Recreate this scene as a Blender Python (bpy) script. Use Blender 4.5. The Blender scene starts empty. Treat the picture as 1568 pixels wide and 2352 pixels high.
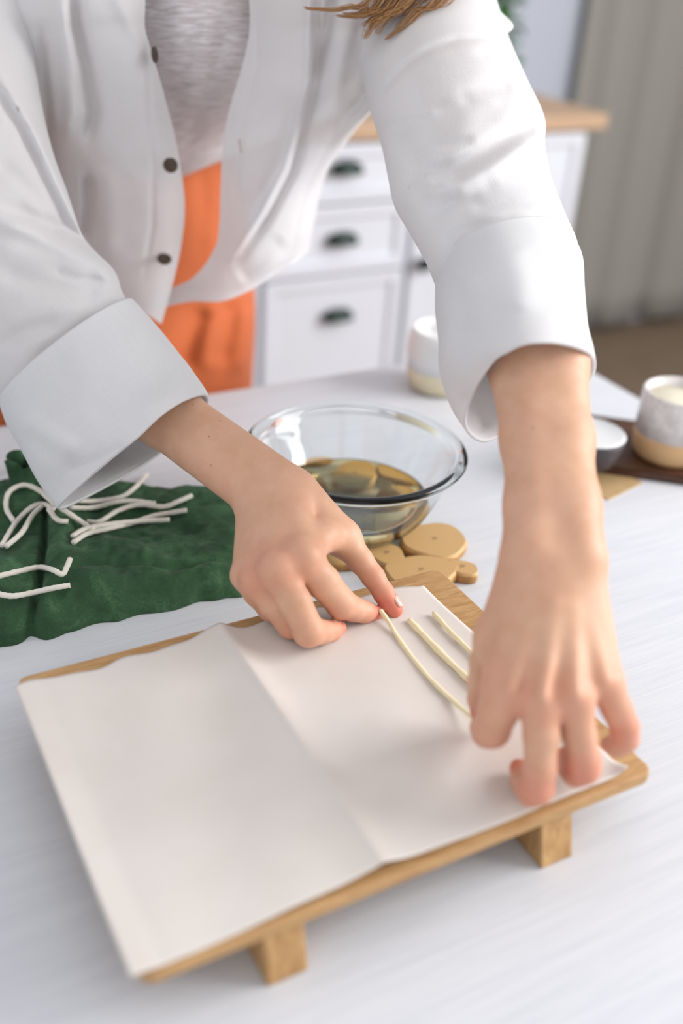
import bpy, bmesh, math, random
import numpy as np
from mathutils import Matrix, Vector, noise as mnoise

random.seed(7)
rng = np.random.default_rng(7)
scene = bpy.context.scene
COL = scene.collection

# ------------------------------------------------------------------ camera
FPX = 2428.67                                   # focal length in pixels of the 1568 x 2352 frame
CR = np.array([0.87726081, -0.47598066, 0.06209575])     # right
CU = np.array([0.19489203, 0.47140666, 0.86011212])      # up
CF = np.array([0.43866908, 0.74244069, -0.50631142])     # forward
EYE = np.array([0.0, 0.0, 1.23])
cam_data = bpy.data.cameras.new('camera')
cam = bpy.data.objects.new('camera', cam_data)
COL.objects.link(cam)
cam.matrix_world = Matrix(((CR[0], CU[0], -CF[0], EYE[0]), (CR[1], CU[1], -CF[1], EYE[1]),
                           (CR[2], CU[2], -CF[2], EYE[2]), (0, 0, 0, 1)))
cam_data.sensor_fit = 'HORIZONTAL'
cam_data.sensor_width = 24.0
cam_data.lens = 24.0 * FPX / 1568.0
cam_data.clip_start = 0.02
cam_data.dof.use_dof = True
cam_data.dof.focus_distance = 0.765
cam_data.dof.aperture_fstop = 2.4
scene.camera = cam

# ------------------------------------------------------------------ light
world = bpy.data.worlds.new('daylight')
scene.world = world
world.use_nodes = True
bg = world.node_tree.nodes['Background']
bg.inputs['Color'].default_value = (0.96, 0.975, 1.0, 1)
bg.inputs['Strength'].default_value = 0.77


def area_light(name, loc, target, sx, sy, power, color):
    ld = bpy.data.lights.new(name, 'AREA')
    ld.shape = 'RECTANGLE'
    ld.size, ld.size_y = sx, sy
    ld.energy = power
    ld.color = color
    o = bpy.data.objects.new(name, ld)
    COL.objects.link(o)
    o.location = loc
    d = Vector(target) - Vector(loc)
    o.rotation_euler = d.to_track_quat('-Z', 'Y').to_euler()
    return o


area_light('window_light', (2.25, -0.22, 1.68), (0.35, 0.7, 0.9), 1.4, 1.4, 54, (1.0, 0.99, 0.98))

scene.view_settings.view_transform = 'Standard'
scene.view_settings.look = 'None'
scene.view_settings.gamma = 1.0
scene.view_settings.use_curve_mapping = False
scene.view_settings.exposure = 0.15
scene.cycles.max_bounces = 8
scene.cycles.diffuse_bounces = 2
scene.cycles.glossy_bounces = 2
scene.cycles.transmission_bounces = 8
scene.cycles.transparent_max_bounces = 8
scene.cycles.use_adaptive_sampling = True
scene.cycles.adaptive_threshold = 0.1


# ------------------------------------------------------------------ helpers
def ray(px, py):
    return CF + (px - 784.0) / FPX * CR - (py - 1176.0) / FPX * CU


def at(px, py, t):
    return EYE + ray(px, py) * t


def onz(px, py, z):
    d = ray(px, py)
    return EYE + d * ((z - EYE[2]) / d[2])


def ony(px, py, y):
    d = ray(px, py)
    return EYE + d * (y / d[1])


def link(o, parent=None):
    COL.objects.link(o)
    if parent is not None:
        o.parent = parent
    return o


def tag(o, label=None, cat=None, group=None, kind=None):
    if label: o['label'] = label
    if cat: o['category'] = cat
    if group: o['group'] = group
    if kind: o['kind'] = kind
    return o


def empty(name, loc=(0, 0, 0), parent=None):
    o = bpy.data.objects.new(name, None)
    o.location = loc
    o.empty_display_size = 0.05
    return link(o, parent)


def mesh_obj(name, verts, faces, mat, parent=None, smooth=True, uvs=None, attrs=None):
    me = bpy.data.meshes.new(name)
    me.from_pydata([tuple(map(float, v)) for v in verts], [], [tuple(map(int, f)) for f in faces])
    me.update()
    if smooth:
        me.polygons.foreach_set('use_smooth', [True] * len(me.polygons))
    if uvs is not None:
        uvl = me.uv_layers.new(name='UVMap')
        idx = np.empty(len(me.loops), dtype=np.int32)
        me.loops.foreach_get('vertex_index', idx)
        uvl.data.foreach_set('uv', np.asarray(uvs, dtype=np.float32)[idx].ravel())
    if attrs:
        for k, v in attrs.items():
            a = me.attributes.new(k, 'FLOAT', 'POINT')
            a.data.foreach_set('value', np.asarray(v, dtype=np.float32))
    if mat: me.materials.append(mat)
    return link(bpy.data.objects.new(name, me), parent)


def bm_obj(name, bm, mat, parent=None, smooth=False, origin=None):
    me = bpy.data.meshes.new(name)
    if origin is not None:
        bmesh.ops.translate(bm, verts=bm.verts, vec=-Vector(origin))
    bmesh.ops.recalc_face_normals(bm, faces=bm.faces)
    bm.to_mesh(me)
    bm.free()
    if smooth:
        me.polygons.foreach_set('use_smooth', [True] * len(me.polygons))
    if mat: me.materials.append(mat)
    o = link(bpy.data.objects.new(name, me), parent)
    if origin is not None:
        o.location = origin
    return o


def bm_box(x0, x1, y0, y1, z0, z1, bevel=0.0, seg=2):
    bm = bmesh.new()
    bmesh.ops.create_cube(bm, size=1.0)
    bmesh.ops.scale(bm, vec=(x1 - x0, y1 - y0, z1 - z0), verts=bm.verts)
    bmesh.ops.translate(bm, vec=((x0 + x1) / 2, (y0 + y1) / 2, (z0 + z1) / 2), verts=bm.verts)
    if bevel > 0:
        bmesh.ops.bevel(bm, geom=list(bm.edges), offset=bevel, segments=seg, affect='EDGES', profile=0.5)
    return bm


def box(name, x0, x1, y0, y1, z0, z1, mat, parent=None, bevel=0.0, seg=2):
    return bm_obj(name, bm_box(x0, x1, y0, y1, z0, z1, bevel, seg), mat, parent, smooth=False)


def lathe(name, profile, mat, parent=None, loc=(0, 0, 0), seg=64, smooth=True, closed=False):
    pr = np.array(profile, float)
    n = len(pr)
    vs, fs = [], []
    for k in range(seg):
        a = 2 * math.pi * k / seg
        for r, z in pr:
            vs.append((r * math.cos(a), r * math.sin(a), z))
    for k in range(seg):
        k2 = (k + 1) % seg
        for i in range(n - 1 if not closed else n):
            j = (i + 1) % n
            fs.append((k * n + i, k2 * n + i, k2 * n + j, k * n + j))
    bm = bmesh.new()
    bv = [bm.verts.new(v) for v in vs]
    for f in fs:
        try:
            bm.faces.new([bv[i] for i in f])
        except ValueError:
            pass
    bmesh.ops.remove_doubles(bm, verts=bm.verts, dist=1e-6)
    o = bm_obj(name, bm, mat, parent, smooth)
    o.location = loc
    return o


def catmull(P, n, closed=False):
    """resample control points along axis 0 to n samples."""
    P = np.asarray(P, float)
    m = len(P)
    if closed:
        u = np.linspace(0, m, n, endpoint=False)
    else:
        u = np.linspace(0, m - 1, n)
    i = np.floor(u).astype(int)
    if not closed:
        i = np.minimum(i, m - 2)
    f = (u - i).reshape((-1,) + (1,) * (P.ndim - 1))
    if closed:
        p0, p1, p2, p3 = P[(i - 1) % m], P[i % m], P[(i + 1) % m], P[(i + 2) % m]
    else:
        p1, p2 = P[i], P[i + 1]
        p0 = np.where((i > 0).reshape(f.shape), P[np.maximum(i - 1, 0)], 2 * p1 - p2)
        p3 = np.where((i < m - 2).reshape(f.shape), P[np.minimum(i + 2, m - 1)], 2 * p2 - p1)
    return 0.5 * ((2 * p1) + (-p0 + p2) * f + (2 * p0 - 5 * p1 + 4 * p2 - p3) * f ** 2 + (-p0 + 3 * p1 - 3 * p2 + p3) * f ** 3)


def tube_arrays(path, radii, seg=8, cap=True):
    path = np.asarray(path, float)
    n = len(path)
    radii = np.broadcast_to(np.asarray(radii, float), (n,))
    tan = np.gradient(path, axis=0)
    tan /= np.linalg.norm(tan, axis=1)[:, None] + 1e-12
    ref = np.array([0.0, 0.0, 1.0])
    if abs(tan[0] @ ref) > 0.9: ref = np.array([1.0, 0, 0])
    vs, fs = [], []
    nrm = np.cross(tan[0], ref)
    nrm /= np.linalg.norm(nrm)
    for k in range(n):
        nrm = nrm - tan[k] * (nrm @ tan[k])
        nrm /= np.linalg.norm(nrm) + 1e-12
        b = np.cross(tan[k], nrm)
        for s in range(seg):
            a = 2 * math.pi * s / seg
            vs.append(path[k] + radii[k] * (math.cos(a) * nrm + math.sin(a) * b))
    for k in range(n - 1):
        for s in range(seg):
            s2 = (s + 1) % seg
            fs.append((k * seg + s, k * seg + s2, (k + 1) * seg + s2, (k + 1) * seg + s))
    if cap:
        fs.append(tuple(range(seg - 1, -1, -1)))
        fs.append(tuple((n - 1) * seg + s for s in range(seg)))
    return vs, fs


def tube(name, path, r, mat, parent=None, seg=10, smooth_n=None):
    p = np.asarray(path, float)
    if smooth_n: p = catmull(p, smooth_n)
    v, f = tube_arrays(p, r, seg)
    return mesh_obj(name, v, f, mat, parent)


# ------------------------------------------------------------------ materials
class NT:
    def __init__(self, name):
        self.m = bpy.data.materials.new(name)
        self.m.use_nodes = True
        self.t = self.m.node_tree
        self.b = self.t.nodes['Principled BSDF']
        self.out = self.t.nodes['Material Output']

    def n(self, kind, **kw):
        nd = self.t.nodes.new(kind)
        for k, v in kw.items():
            if k in nd.inputs:
                nd.inputs[k].default_value = v
            else:
                setattr(nd, k, v)
        return nd

    def l(self, a, b):
        self.t.links.new(a, b)

    def set(self, **kw):
        for k, v in kw.items():
            self.b.inputs[k.replace('_', ' ')].default_value = v

    def coords(self, kind='Object', scale=(1, 1, 1), rot=(0, 0, 0)):
        tc = self.n('ShaderNodeTexCoord')
        mp = self.n('ShaderNodeMapping')
        mp.inputs['Scale'].default_value = scale
        mp.inputs['Rotation'].default_value = rot
        self.l(tc.outputs[kind], mp.inputs['Vector'])
        return mp.outputs['Vector']

    def noise(self, vec, scale=5, detail=4, rough=0.55, dist=0.0):
        nd = self.n('ShaderNodeTexNoise')
        nd.inputs['Scale'].default_value = scale
        nd.inputs['Detail'].default_value = detail
        nd.inputs['Roughness'].default_value = rough
        nd.inputs['Distortion'].default_value = dist
        self.l(vec, nd.inputs['Vector'])
        return nd.outputs['Fac']

    def ramp(self, fac, stops):
        nd = self.n('ShaderNodeValToRGB')
        el = nd.color_ramp.elements
        while len(el) < len(stops): el.new(0.5)
        for e, (p, c) in zip(el, stops):
            e.position = p
            e.color = (*c, 1) if len(c) == 3 else c
        self.l(fac, nd.inputs['Fac'])
        return nd.outputs['Color']

    def mix(self, fac, a, b, mode='MIX'):
        nd = self.n('ShaderNodeMix', data_type='RGBA', blend_type=mode)
        for s, v in ((0, fac), (6, a), (7, b)):
            if isinstance(v, (int, float)):
                nd.inputs[s].default_value = v
            elif isinstance(v, tuple):
                nd.inputs[s].default_value = (*v, 1) if len(v) == 3 else v
            else:
                self.l(v, nd.inputs[s])
        return nd.outputs[2]

    def math(self, op, a, b=0.0):
        nd = self.n('ShaderNodeMath', operation=op)
        for s, v in ((0, a), (1, b)):
            if isinstance(v, (int, float)): nd.inputs[s].default_value = v
            else: self.l(v, nd.inputs[s])
        return nd.outputs[0]

    def color(self, c):
        self.l(c, self.b.inputs['Base Color'])

    def bump(self, h, strength=0.3, dist=0.001):
        nd = self.n('ShaderNodeBump')
        nd.inputs['Strength'].default_value = strength
        nd.inputs['Distance'].default_value = dist
        self.l(h, nd.inputs['Height'])
        self.l(nd.outputs['Normal'], self.b.inputs['Normal'])


def lin(r, g, b):
    f = lambda v: (v / 255 / 12.92) if v / 255 <= 0.04045 else ((v / 255 + 0.055) / 1.055) ** 2.4
    return (f(r), f(g), f(b))


def plain(name, col, rough=0.5, vary=0.12, scale=30, **kw):
    k = NT(name)
    v = k.noise(k.coords('Object'), scale, 4)
    a = tuple(c * (1 - vary) for c in col)
    b = tuple(min(1, c * (1 + vary)) for c in col)
    k.color(k.ramp(v, [(0.3, a), (0.7, b)]))
    k.set(Roughness=rough, **kw)
    k.bump(v, 0.08, 0.0005)
    return k.m


def wood(name, dark, light, axis=0, scale=14, stretch=10, rough=0.5, bump=0.25):
    k = NT(name)
    s = [1, 1, 1]
    for i in range(3):
        s[i] = 1.0 if i == axis else stretch
    vec = k.coords('Object', tuple(s))
    n1 = k.noise(vec, scale, 4, 0.6, 0.8)
    n2 = k.noise(vec, scale * 5, 3, 0.6)
    mixf = k.math('ADD', k.math('MULTIPLY', n1, 0.7), k.math('MULTIPLY', n2, 0.3))
    k.color(k.ramp(mixf, [(0.32, dark), (0.68, light)]))
    k.set(Roughness=rough)
    k.bump(mixf, bump, 0.0006)
    return k.m


def cloth(name, col, transl=0.0, weave=2600, bumpk=0.35, slub=0.06, rough=0.85, sheen=0.15):
    k = NT(name)
    uv = k.coords('UV')
    sep = k.n('ShaderNodeSeparateXYZ')
    k.l(uv, sep.inputs[0])
    wu = k.math('SINE', k.math('MULTIPLY', sep.outputs[0], weave))
    wv = k.math('SINE', k.math('MULTIPLY', sep.outputs[1], weave))
    a = k.noise(k.coords('UV', (1.0, 0.03, 1)), 1400, 2, 0.7)
    b = k.noise(k.coords('UV', (0.03, 1.0, 1)), 1400, 2, 0.7)
    thread = k.math('ADD', a, b)
    h = k.math('ADD', k.math('MULTIPLY', k.math('MULTIPLY', wu, wv), 0.25), thread)
    big = k.noise(k.coords('Object'), 45, 3)
    c0 = tuple(c * (1 - slub) for c in col)
    c1 = tuple(min(1.0, c * (1 + slub * 0.5)) for c in col)
    cc = k.ramp(k.math('MULTIPLY', thread, 0.5), [(0.35, c0), (0.62, c1)])
    k.color(cc)
    k.set(Roughness=rough)
    k.b.inputs['Sheen Weight'].default_value = sheen
    hh = k.math('ADD', h, k.math('MULTIPLY', big, 1.5))
    k.bump(hh, bumpk, 0.0004)
    if transl > 0:
        tr = k.n('ShaderNodeBsdfTranslucent')
        k.l(cc, tr.inputs['Color'])
        tp = k.n('ShaderNodeBsdfTransparent')
        sheer = k.n('ShaderNodeMixShader')
        sheer.inputs[0].default_value = 0.09
        mx = k.n('ShaderNodeMixShader')
        mx.inputs[0].default_value = transl
        k.l(k.b.outputs[0], mx.inputs[1])
        k.l(tr.outputs[0], mx.inputs[2])
        k.l(mx.outputs[0], sheer.inputs[1])
        k.l(tp.outputs[0], sheer.inputs[2])
        k.l(sheer.outputs[0], k.out.inputs['Surface'])
    return k.m


def skin_material():
    k = NT('skin')
    at_ = k.n('ShaderNodeAttribute', attribute_name='redness')
    mole = k.n('ShaderNodeAttribute', attribute_name='mole')
    vec = k.coords('Object')
    n1 = k.noise(vec, 55, 4, 0.6)
    n2 = k.noise(vec, 420, 3, 0.6)
    nb = k.noise(vec, 24, 3, 0.6)
    base = k.mix(k.math('MULTIPLY', nb, 0.55), k.ramp(n1, [(0.3, lin(207, 160, 126)), (0.7, lin(223, 181, 150))]), lin(220, 164, 144))
    red = k.mix(k.math('MULTIPLY', at_.outputs['Fac'], 0.9), base, lin(214, 120, 100))
    col = k.mix(mole.outputs['Fac'], red, lin(140, 84, 62))
    k.color(col)
    k.set(Roughness=0.48)
    k.b.inputs['Subsurface Weight'].default_value = 0.18
    k.b.inputs['Subsurface Radius'].default_value = (1.0, 0.35, 0.2)
    k.b.inputs['Subsurface Scale'].default_value = 0.006
    k.b.inputs['Specular IOR Level'].default_value = 0.35
    wr = k.noise(k.coords('Object', (1, 1, 1)), 900, 4, 0.7)
    k.bump(k.math('ADD', k.math('MULTIPLY', wr, 0.5), n2), 0.22, 0.0006)
    return k.m


M = {}
M['table'] = None
k = NT('white_painted_wood')
vec = k.coords('Object', (1.2, 22, 22))
g1 = k.noise(vec, 6, 4, 0.65, 0.6)
g2 = k.noise(k.coords('Object', (2, 60, 60)), 9, 2, 0.6)
gg = k.math('ADD', k.math('MULTIPLY', g1, 0.6), k.math('MULTIPLY', g2, 0.4))
k.color(k.ramp(gg, [(0.30, lin(208, 210, 216)), (0.6, lin(221, 222, 227))]))
k.set(Roughness=0.42)
k.bump(gg, 0.35, 0.0008)
M['table'] = k.m
M['shirt'] = cloth('white_linen', lin(242, 241, 243), transl=0.22, slub=0.035)
M['slub'] = None
k = NT('slub_jersey')
v1 = k.noise(k.coords('UV', (0.12, 1.0, 1)), 420, 4, 0.65, 0.4)
v2 = k.noise(k.coords('Object'), 18, 3)
k.color(k.ramp(v1, [(0.36, lin(204, 193, 194)), (0.60, lin(242, 237, 239))]))
k.set(Roughness=0.9)
k.bump(v1, 0.35, 0.0008)
M['slub'] = k.m
M['orange'] = cloth('orange_linen', lin(208, 104, 52), slub=0.12, weave=2000, rough=0.8)
M['green'] = None
k = NT('green_canvas')
w1 = k.noise(k.coords('Object'), 26, 5, 0.65, 0.5)
w2 = k.noise(k.coords('Object'), 700, 3, 0.7)
cc = k.ramp(k.math('ADD', k.math('MULTIPLY', w1, 0.75), k.math('MULTIPLY', w2, 0.25)),
            [(0.33, lin(30, 58, 34)), (0.52, lin(48, 84, 52)), (0.70, lin(88, 126, 90))])
k.color(cc)
k.set(Roughness=0.92)
k.b.inputs['Sheen Weight'].default_value = 0.06
k.bump(k.math('ADD', w1, k.math('MULTIPLY', w2, 0.4)), 0.5, 0.0012)
M['green'] = k.m
M['cord'] = plain('cotton_cord', lin(238, 231, 219), 0.9, 0.06, 900)
M['paper'] = None
k = NT('parchment_paper')
p1 = k.noise(k.coords('Object'), 14, 4, 0.5)
p2 = k.noise(k.coords('Object'), 900, 3, 0.7)
k.color(k.mix(k.math('GREATER_THAN', p2, 0.735), k.ramp(p1, [(0.3, lin(218, 209, 202)), (0.7, lin(226, 218, 212))]), lin(196, 176, 158)))
k.set(Roughness=0.62)
k.bump(p1, 0.15, 0.002)
M['paper'] = k.m
M['wick'] = plain('waxed_cotton_wick', lin(243, 229, 190), 0.6, 0.07, 700)
M['board'] = wood('mango_wood_board', lin(162, 118, 70), lin(210, 168, 116), 0, 22, 9)
M['boardend'] = wood('mango_wood_leg', lin(160, 116, 68), lin(208, 166, 112), 2, 22, 9)
M['walnut'] = wood('dark_walnut', lin(54, 30, 18), lin(92, 56, 36), 0, 18, 8, 0.45)
M['oak'] = wood('oak_worktop', lin(176, 140, 108), lin(208, 176, 146), 0, 10, 8, 0.5)
M['cabinet'] = plain('white_cabinet_paint', lin(222, 224, 232), 0.45, 0.02, 6)
M['metal'] = plain('dark_bronze', lin(52, 62, 58), 0.4, 0.15, 60, Metallic=0.7)
M['wall'] = plain('pale_wall_paint', lin(196, 200, 212), 0.9, 0.02, 3)
M['curtain'] = cloth('taupe_curtain_cloth', lin(158, 154, 146), slub=0.08, weave=900)
M['floor'] = wood('brown_floor_plank', lin(112, 94, 76), lin(140, 118, 98), 0, 6, 8, 0.5)
M['skin'] = skin_material()
M['nail'] = plain('nail', lin(232, 178, 164), 0.25, 0.04, 300)
M['hair'] = wood('light_brown_hair', lin(120, 78, 40), lin(196, 148, 98), 2, 60, 14, 0.45, 0.4)
M['horn'] = plain('brown_horn_button', lin(70, 54, 40), 0.25, 0.35, 240)
M['leafgreen'] = plain('leaf_green', lin(70, 122, 58), 0.5, 0.25, 40)
M['terracotta'] = plain('white_pot', lin(220, 216, 210), 0.5, 0.05, 20)
M['wax'] = plain('cream_wax', lin(240, 232, 208), 0.5, 0.03, 20)
M['tan_card'] = plain('kraft_card', lin(190, 158, 112), 0.8, 0.08, 60)
M['whiteglaze'] = None
k = NT('speckled_glaze')
s1 = k.noise(k.coords('Object'), 60, 4, 0.6)
s2 = k.noise(k.coords('Object'), 300, 2, 0.6)
k.color(k.mix(k.math('GREATER_THAN', s2, 0.68), k.ramp(s1, [(0.35, lin(206, 198, 196)), (0.65, lin(236, 232, 230))]), lin(170, 156, 146)))
k.set(Roughness=0.3)
M['whiteglaze'] = k.m
M['tanclay'] = plain('tan_clay', lin(216, 176, 130), 0.6, 0.08, 40)
M['darkclay'] = plain('dark_clay', lin(66, 58, 60), 0.5, 0.12, 40)
M['creamclay'] = plain('cream_clay', lin(240, 228, 196), 0.5, 0.04, 40)
M['whiteclay'] = plain('white_clay', lin(240, 240, 240), 0.4, 0.03, 40)

k = NT('slice_wood')
tc = k.n('ShaderNodeTexCoord')
sx = k.n('ShaderNodeVectorMath', operation='LENGTH')
mp = k.n('ShaderNodeMapping')
mp.inputs['Scale'].default_value = (1, 1, 0)
k.l(tc.outputs['Object'], mp.inputs['Vector'])
dst = k.noise(mp.outputs['Vector'], 60, 3)
k.l(mp.outputs['Vector'], sx.inputs[0])
rr = k.math('ADD', sx.outputs['Value'], k.math('MULTIPLY', dst, 0.006))
ring = k.math('SINE', k.math('MULTIPLY', rr, 2600))
dst2 = k.noise(mp.outputs['Vector'], 170, 4, 0.7)
r2 = k.math('ADD', sx.outputs['Value'], k.math('MULTIPLY', dst2, 0.016))
core = k.math('SUBTRACT', 1.0, k.math('MINIMUM', k.math('DIVIDE', r2, 0.0115), 1.0))
core = k.math('MINIMUM', k.math('MULTIPLY', core, 3.0), 1.0)
c1 = k.mix(k.math('MULTIPLY', k.math('ADD', ring, 1.0), 0.22), lin(214, 174, 118), lin(190, 146, 90))
k.color(k.mix(k.math('MULTIPLY', core, 0.8), c1, lin(120, 84, 58)))
k.set(Roughness=0.5)
k.bump(ring, 0.1, 0.0003)
M['slice'] = k.m
M['bark'] = plain('pale_bark', lin(176, 130, 76), 0.8, 0.3, 120)

k = NT('clear_glass')
k.set(Roughness=0.0, IOR=1.47)
k.b.inputs['Base Color'].default_value = (0.94, 0.98, 0.975, 1)
k.b.inputs['Transmission Weight'].default_value = 1.0
M['glass'] = k.m
k = NT('pale_oil')
k.set(Roughness=0.0, IOR=1.40)
k.b.inputs['Base Color'].default_value = (*lin(248, 238, 190), 1)
k.b.inputs['Transmission Weight'].default_value = 1.0
M['oil'] = k.m

# ------------------------------------------------------------------ room
TZ = 0.75
floor = tag(box('floor', -2.5, 4.2, -1.6, 2.6, -0.05, 0.0, M['wall']), kind='structure')
floor.data.materials.clear()
floor.data.materials.append(plain('floor_joint', lin(84, 68, 54), 0.9, 0.1, 10))
plank_me = None
row = 0
y = -1.0
while y < 2.55:
    off = (row * 0.53) % 1.2
    x = 0.3 - off
    while x < 3.6:
        xa, xb = max(x, 0.3), min(x + 1.2, 3.6)
        if xb - xa > 0.05:
            p = box('plank', xa + 0.002, xb - 0.002, y + 0.0015, min(y + 0.15, 2.56) - 0.0015, 0.0, 0.006, M['floor'], floor)
        x += 1.2
    y += 0.15
    row += 1
tag(box('wall_back', -2.5, 4.2, 2.56, 2.66, 0.0, 2.7, M['wall']), kind='structure')

tag(box('wall_right', 4.2, 4.3, 1.0, 2.66, 0.0, 2.7, M['wall']), kind='structure')

# curtain
def make_curtain():
    nx, nz = 140, 24
    vs, fs, uv = [], [], []
    for j in range(nz + 1):
        for i in range(nx + 1):
            u, v = i / nx, j / nz
            x = 2.16 + u * 1.9
            ph = 2 * math.pi * (u * 9.5 + 0.15 * math.sin(u * 13))
            yy = 2.515 + (0.020 + 0.006 * math.sin(u * 31)) * math.sin(ph) + 0.008 * math.sin(2.3 * ph + v * 2)
            vs.append((x + 0.012 * math.cos(ph), yy, 0.03 + v * 2.5))
            uv.append((x, v * 2.5))
    for j in range(nz):
        for i in range(nx):
            a = j * (nx + 1) + i
            fs.append((a, a + 1, a + nx + 2, a + nx + 1))
    o = mesh_obj('curtain', vs, fs, M['curtain'], uvs=uv)
    sm = o.modifiers.new('thick', 'SOLIDIFY')
    sm.thickness = 0.003
    tag(o, 'long taupe grey curtain hanging to the floor beside the cabinets', 'curtain')
make_curtain()
tube('curtain_rod', [(2.1, 2.515, 2.545), (4.15, 2.515, 2.545)], 0.012, M['metal'])
tag(bpy.data.objects['curtain_rod'], 'thin dark metal rod carrying the taupe curtain', 'curtain rod')

# cabinets ------------------------------------------------------------------
CY = 1.81


def raised_front(name, x0, x1, z0, z1, parent, y=CY):
    """a framed front: outer slab with a recessed inner panel."""
    bm = bm_box(x0, x1, y - 0.018, y, z0, z1, 0.0)
    f = [f for f in bm.faces if f.normal.y < -0.5][0]
    r = bmesh.ops.inset_region(bm, faces=[f], thickness=0.032, depth=0.0)
    r2 = bmesh.ops.inset_region(bm, faces=[f], thickness=0.008, depth=-0.008)
    return bm_obj(name, bm, M['cabinet'], parent)


def cup_pull(x, z, parent):
    """half-round cup handle."""
    vs, fs = [], []
    n, m = 14, 6
    for i in range(n + 1):
        a = math.pi * i / n
        for j in range(m + 1):
            b = 0.5 * math.pi * j / m
            w = 0.034
            vs.append((x - w * math.cos(a) * (1.0), CY - 0.018 - 0.022 * math.sin(a) ** 0.6 * math.sin(b) - 0.001,
                       z - 0.011 + 0.024 * math.sin(a) ** 0.5 * math.cos(b)))
    for i in range(n):
        for j in range(m):
            a = i * (m + 1) + j
            fs.append((a, a + 1, a + m + 2, a + m + 1))
    o = mesh_obj('cup_handle', vs, fs, M['metal'], parent)
    s = o.modifiers.new('thick', 'SOLIDIFY')
    s.thickness = 0.002
    return o


dc = empty('drawer_cabinet', (1.02, 2.1, 0))
def child_box(*a, **kw):
    o = box(*a, **kw)
    return o
def under(parent, o):
    o.parent = parent
    o.matrix_parent_inverse = Matrix.Translation(-Vector(parent.location))
    return o
under(dc, box('carcass', 0.845, 1.172, CY, 2.40, 0.08, 0.828, M['cabinet'], None, 0.002))
under(dc, box('plinth', 0.85, 1.168, CY + 0.04, 2.38, 0.006, 0.08, M['cabinet'], None))
for z0, z1, hz in ((0.712, 0.820, 0.778), (0.572, 0.706, 0.643), (0.30, 0.566, 0.487), (0.09, 0.294, 0.22)):
    d = under(dc, raised_front('drawer', 0.852, 1.165, z0, z1, None))
    h = cup_pull(1.015, hz, None)
    h.parent = d
tag(dc, 'white drawer unit with three dark cup handles behind the person', 'cabinet')
dd = empty('door_cabinet', (1.4, 2.1, 0))
under(dd, box('carcass', 1.174, 1.60, CY, 2.40, 0.08, 0.828, M['cabinet'], None, 0.002))
under(dd, box('plinth', 1.178, 1.596, CY + 0.04, 2.38, 0.006, 0.08, M['cabinet'], None))
d = under(dd, raised_front('door', 1.181, 1.593, 0.09, 0.820, None))
h = lathe('knob', [(0.0001, 0.03), (0.012, 0.028), (0.017, 0.02), (0.014, 0.012), (0.007, 0.008), (0.007, 0)], M['metal'], None, seg=20)
h.rotation_euler = (math.pi / 2, 0, 0)
h.location = (1.205, CY - 0.018, 0.577)
h.parent = d
tag(dd, 'white cupboard with one dark round knob, right of the drawer unit', 'cabinet')
wt = box('worktop', 0.3, 1.635, CY - 0.03, 2.43, 0.828, 0.858, M['oak'], None, 0.003)
tag(wt, 'oak worktop lying on the white cabinets', 'worktop')
dl = empty('wide_cabinet', (0.57, 2.1, 0))
under(dl, box('carcass', 0.31, 0.843, CY, 2.40, 0.08, 0.828, M['cabinet'], None, 0.002))
under(dl, box('plinth', 0.315, 0.84, CY + 0.04, 2.38, 0.006, 0.08, M['cabinet'], None))
for xa, xb, kx in ((0.317, 0.576, 0.55), (0.58, 0.837, 0.606)):
    d = under(dl, raised_front('door', xa, xb, 0.09, 0.820, None))
tag(dl, 'white two-door cupboard behind the person, left of the drawer unit', 'cabinet')

# trailing plant on the worktop
pl = empty('potted_plant', (1.50, 2.16, 0.858))
lathe('pot', [(0.0001, 0.0), (0.05, 0.0), (0.062, 0.10), (0.066, 0.10), (0.066, 0.112), (0.058, 0.112), (0.055, 0.095), (0.0001, 0.095)], M['terracotta'], pl, seg=32)
leaf_v = []
def leaf_mesh():
    vs, fs = [], []
    n = 6
    for i in range(n + 1):
        u = i / n
        w = 0.5 * math.sin(math.pi * u ** 0.7) * 0.62
        z = 0.10 * math.sin(math.pi * u)
        vs += [(-w, u, z - 0.05 * w), (0, u, z + 0.06), (w, u, z - 0.05 * w)]
    for i in range(n):
        a = i * 3
        fs += [(a, a + 1, a + 4, a + 3), (a + 1, a + 2, a + 5, a + 4)]
    me = bpy.data.meshes.new('leaf')
    me.from_pydata(vs, [], fs)
    me.polygons.foreach_set('use_smooth', [True] * len(me.polygons))
    me.materials.append(M['leafgreen'])
    return me
LEAF = leaf_mesh()
stems = []
plant_tips = [ony(1165, 20, 2.12), ony(1185, 60, 2.10), ony(1175, 105, 2.08), ony(1145, 10, 2.14), ony(1195, 15, 2.10), ony(1160, 75, 2.1), ony(1120, -40, 2.15), ony(1170, -50, 2.12), ony(1080, -60, 2.2), ony(1215, -45, 2.1), ony(1187, 150, 2.07), ony(1180, 40, 2.16)]
for tip in plant_tips:
    base = np.array([1.50 + random.uniform(-.02, .02), 2.16 + random.uniform(-.02, .02), 0.955])
    mid = (base + tip) / 2 + np.array([0, 0, 0.09])
    path = catmull([base, mid, tip], 14)
    path = path - np.array([1.50, 2.16, 0.858])
    v, f = tube_arrays(path, np.linspace(0.0025, 0.0012, 14), 5)
    mesh_obj('stem', v, f, M['leafgreen'], pl)
    for q in range(4, 14, 1):
        o = link(bpy.data.objects.new('leaf', LEAF), pl)
        o.location = tuple(path[q])
        s = random.uniform(0.028, 0.05)
        o.scale = (s, s, s)
        o.rotation_euler = (random.uniform(-0.9, 0.5), random.uniform(-0.5, 0.5), random.uniform(0, 6.28))
tag(pl, 'green leafy potted plant on the worktop behind the shoulder', 'plant')

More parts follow.
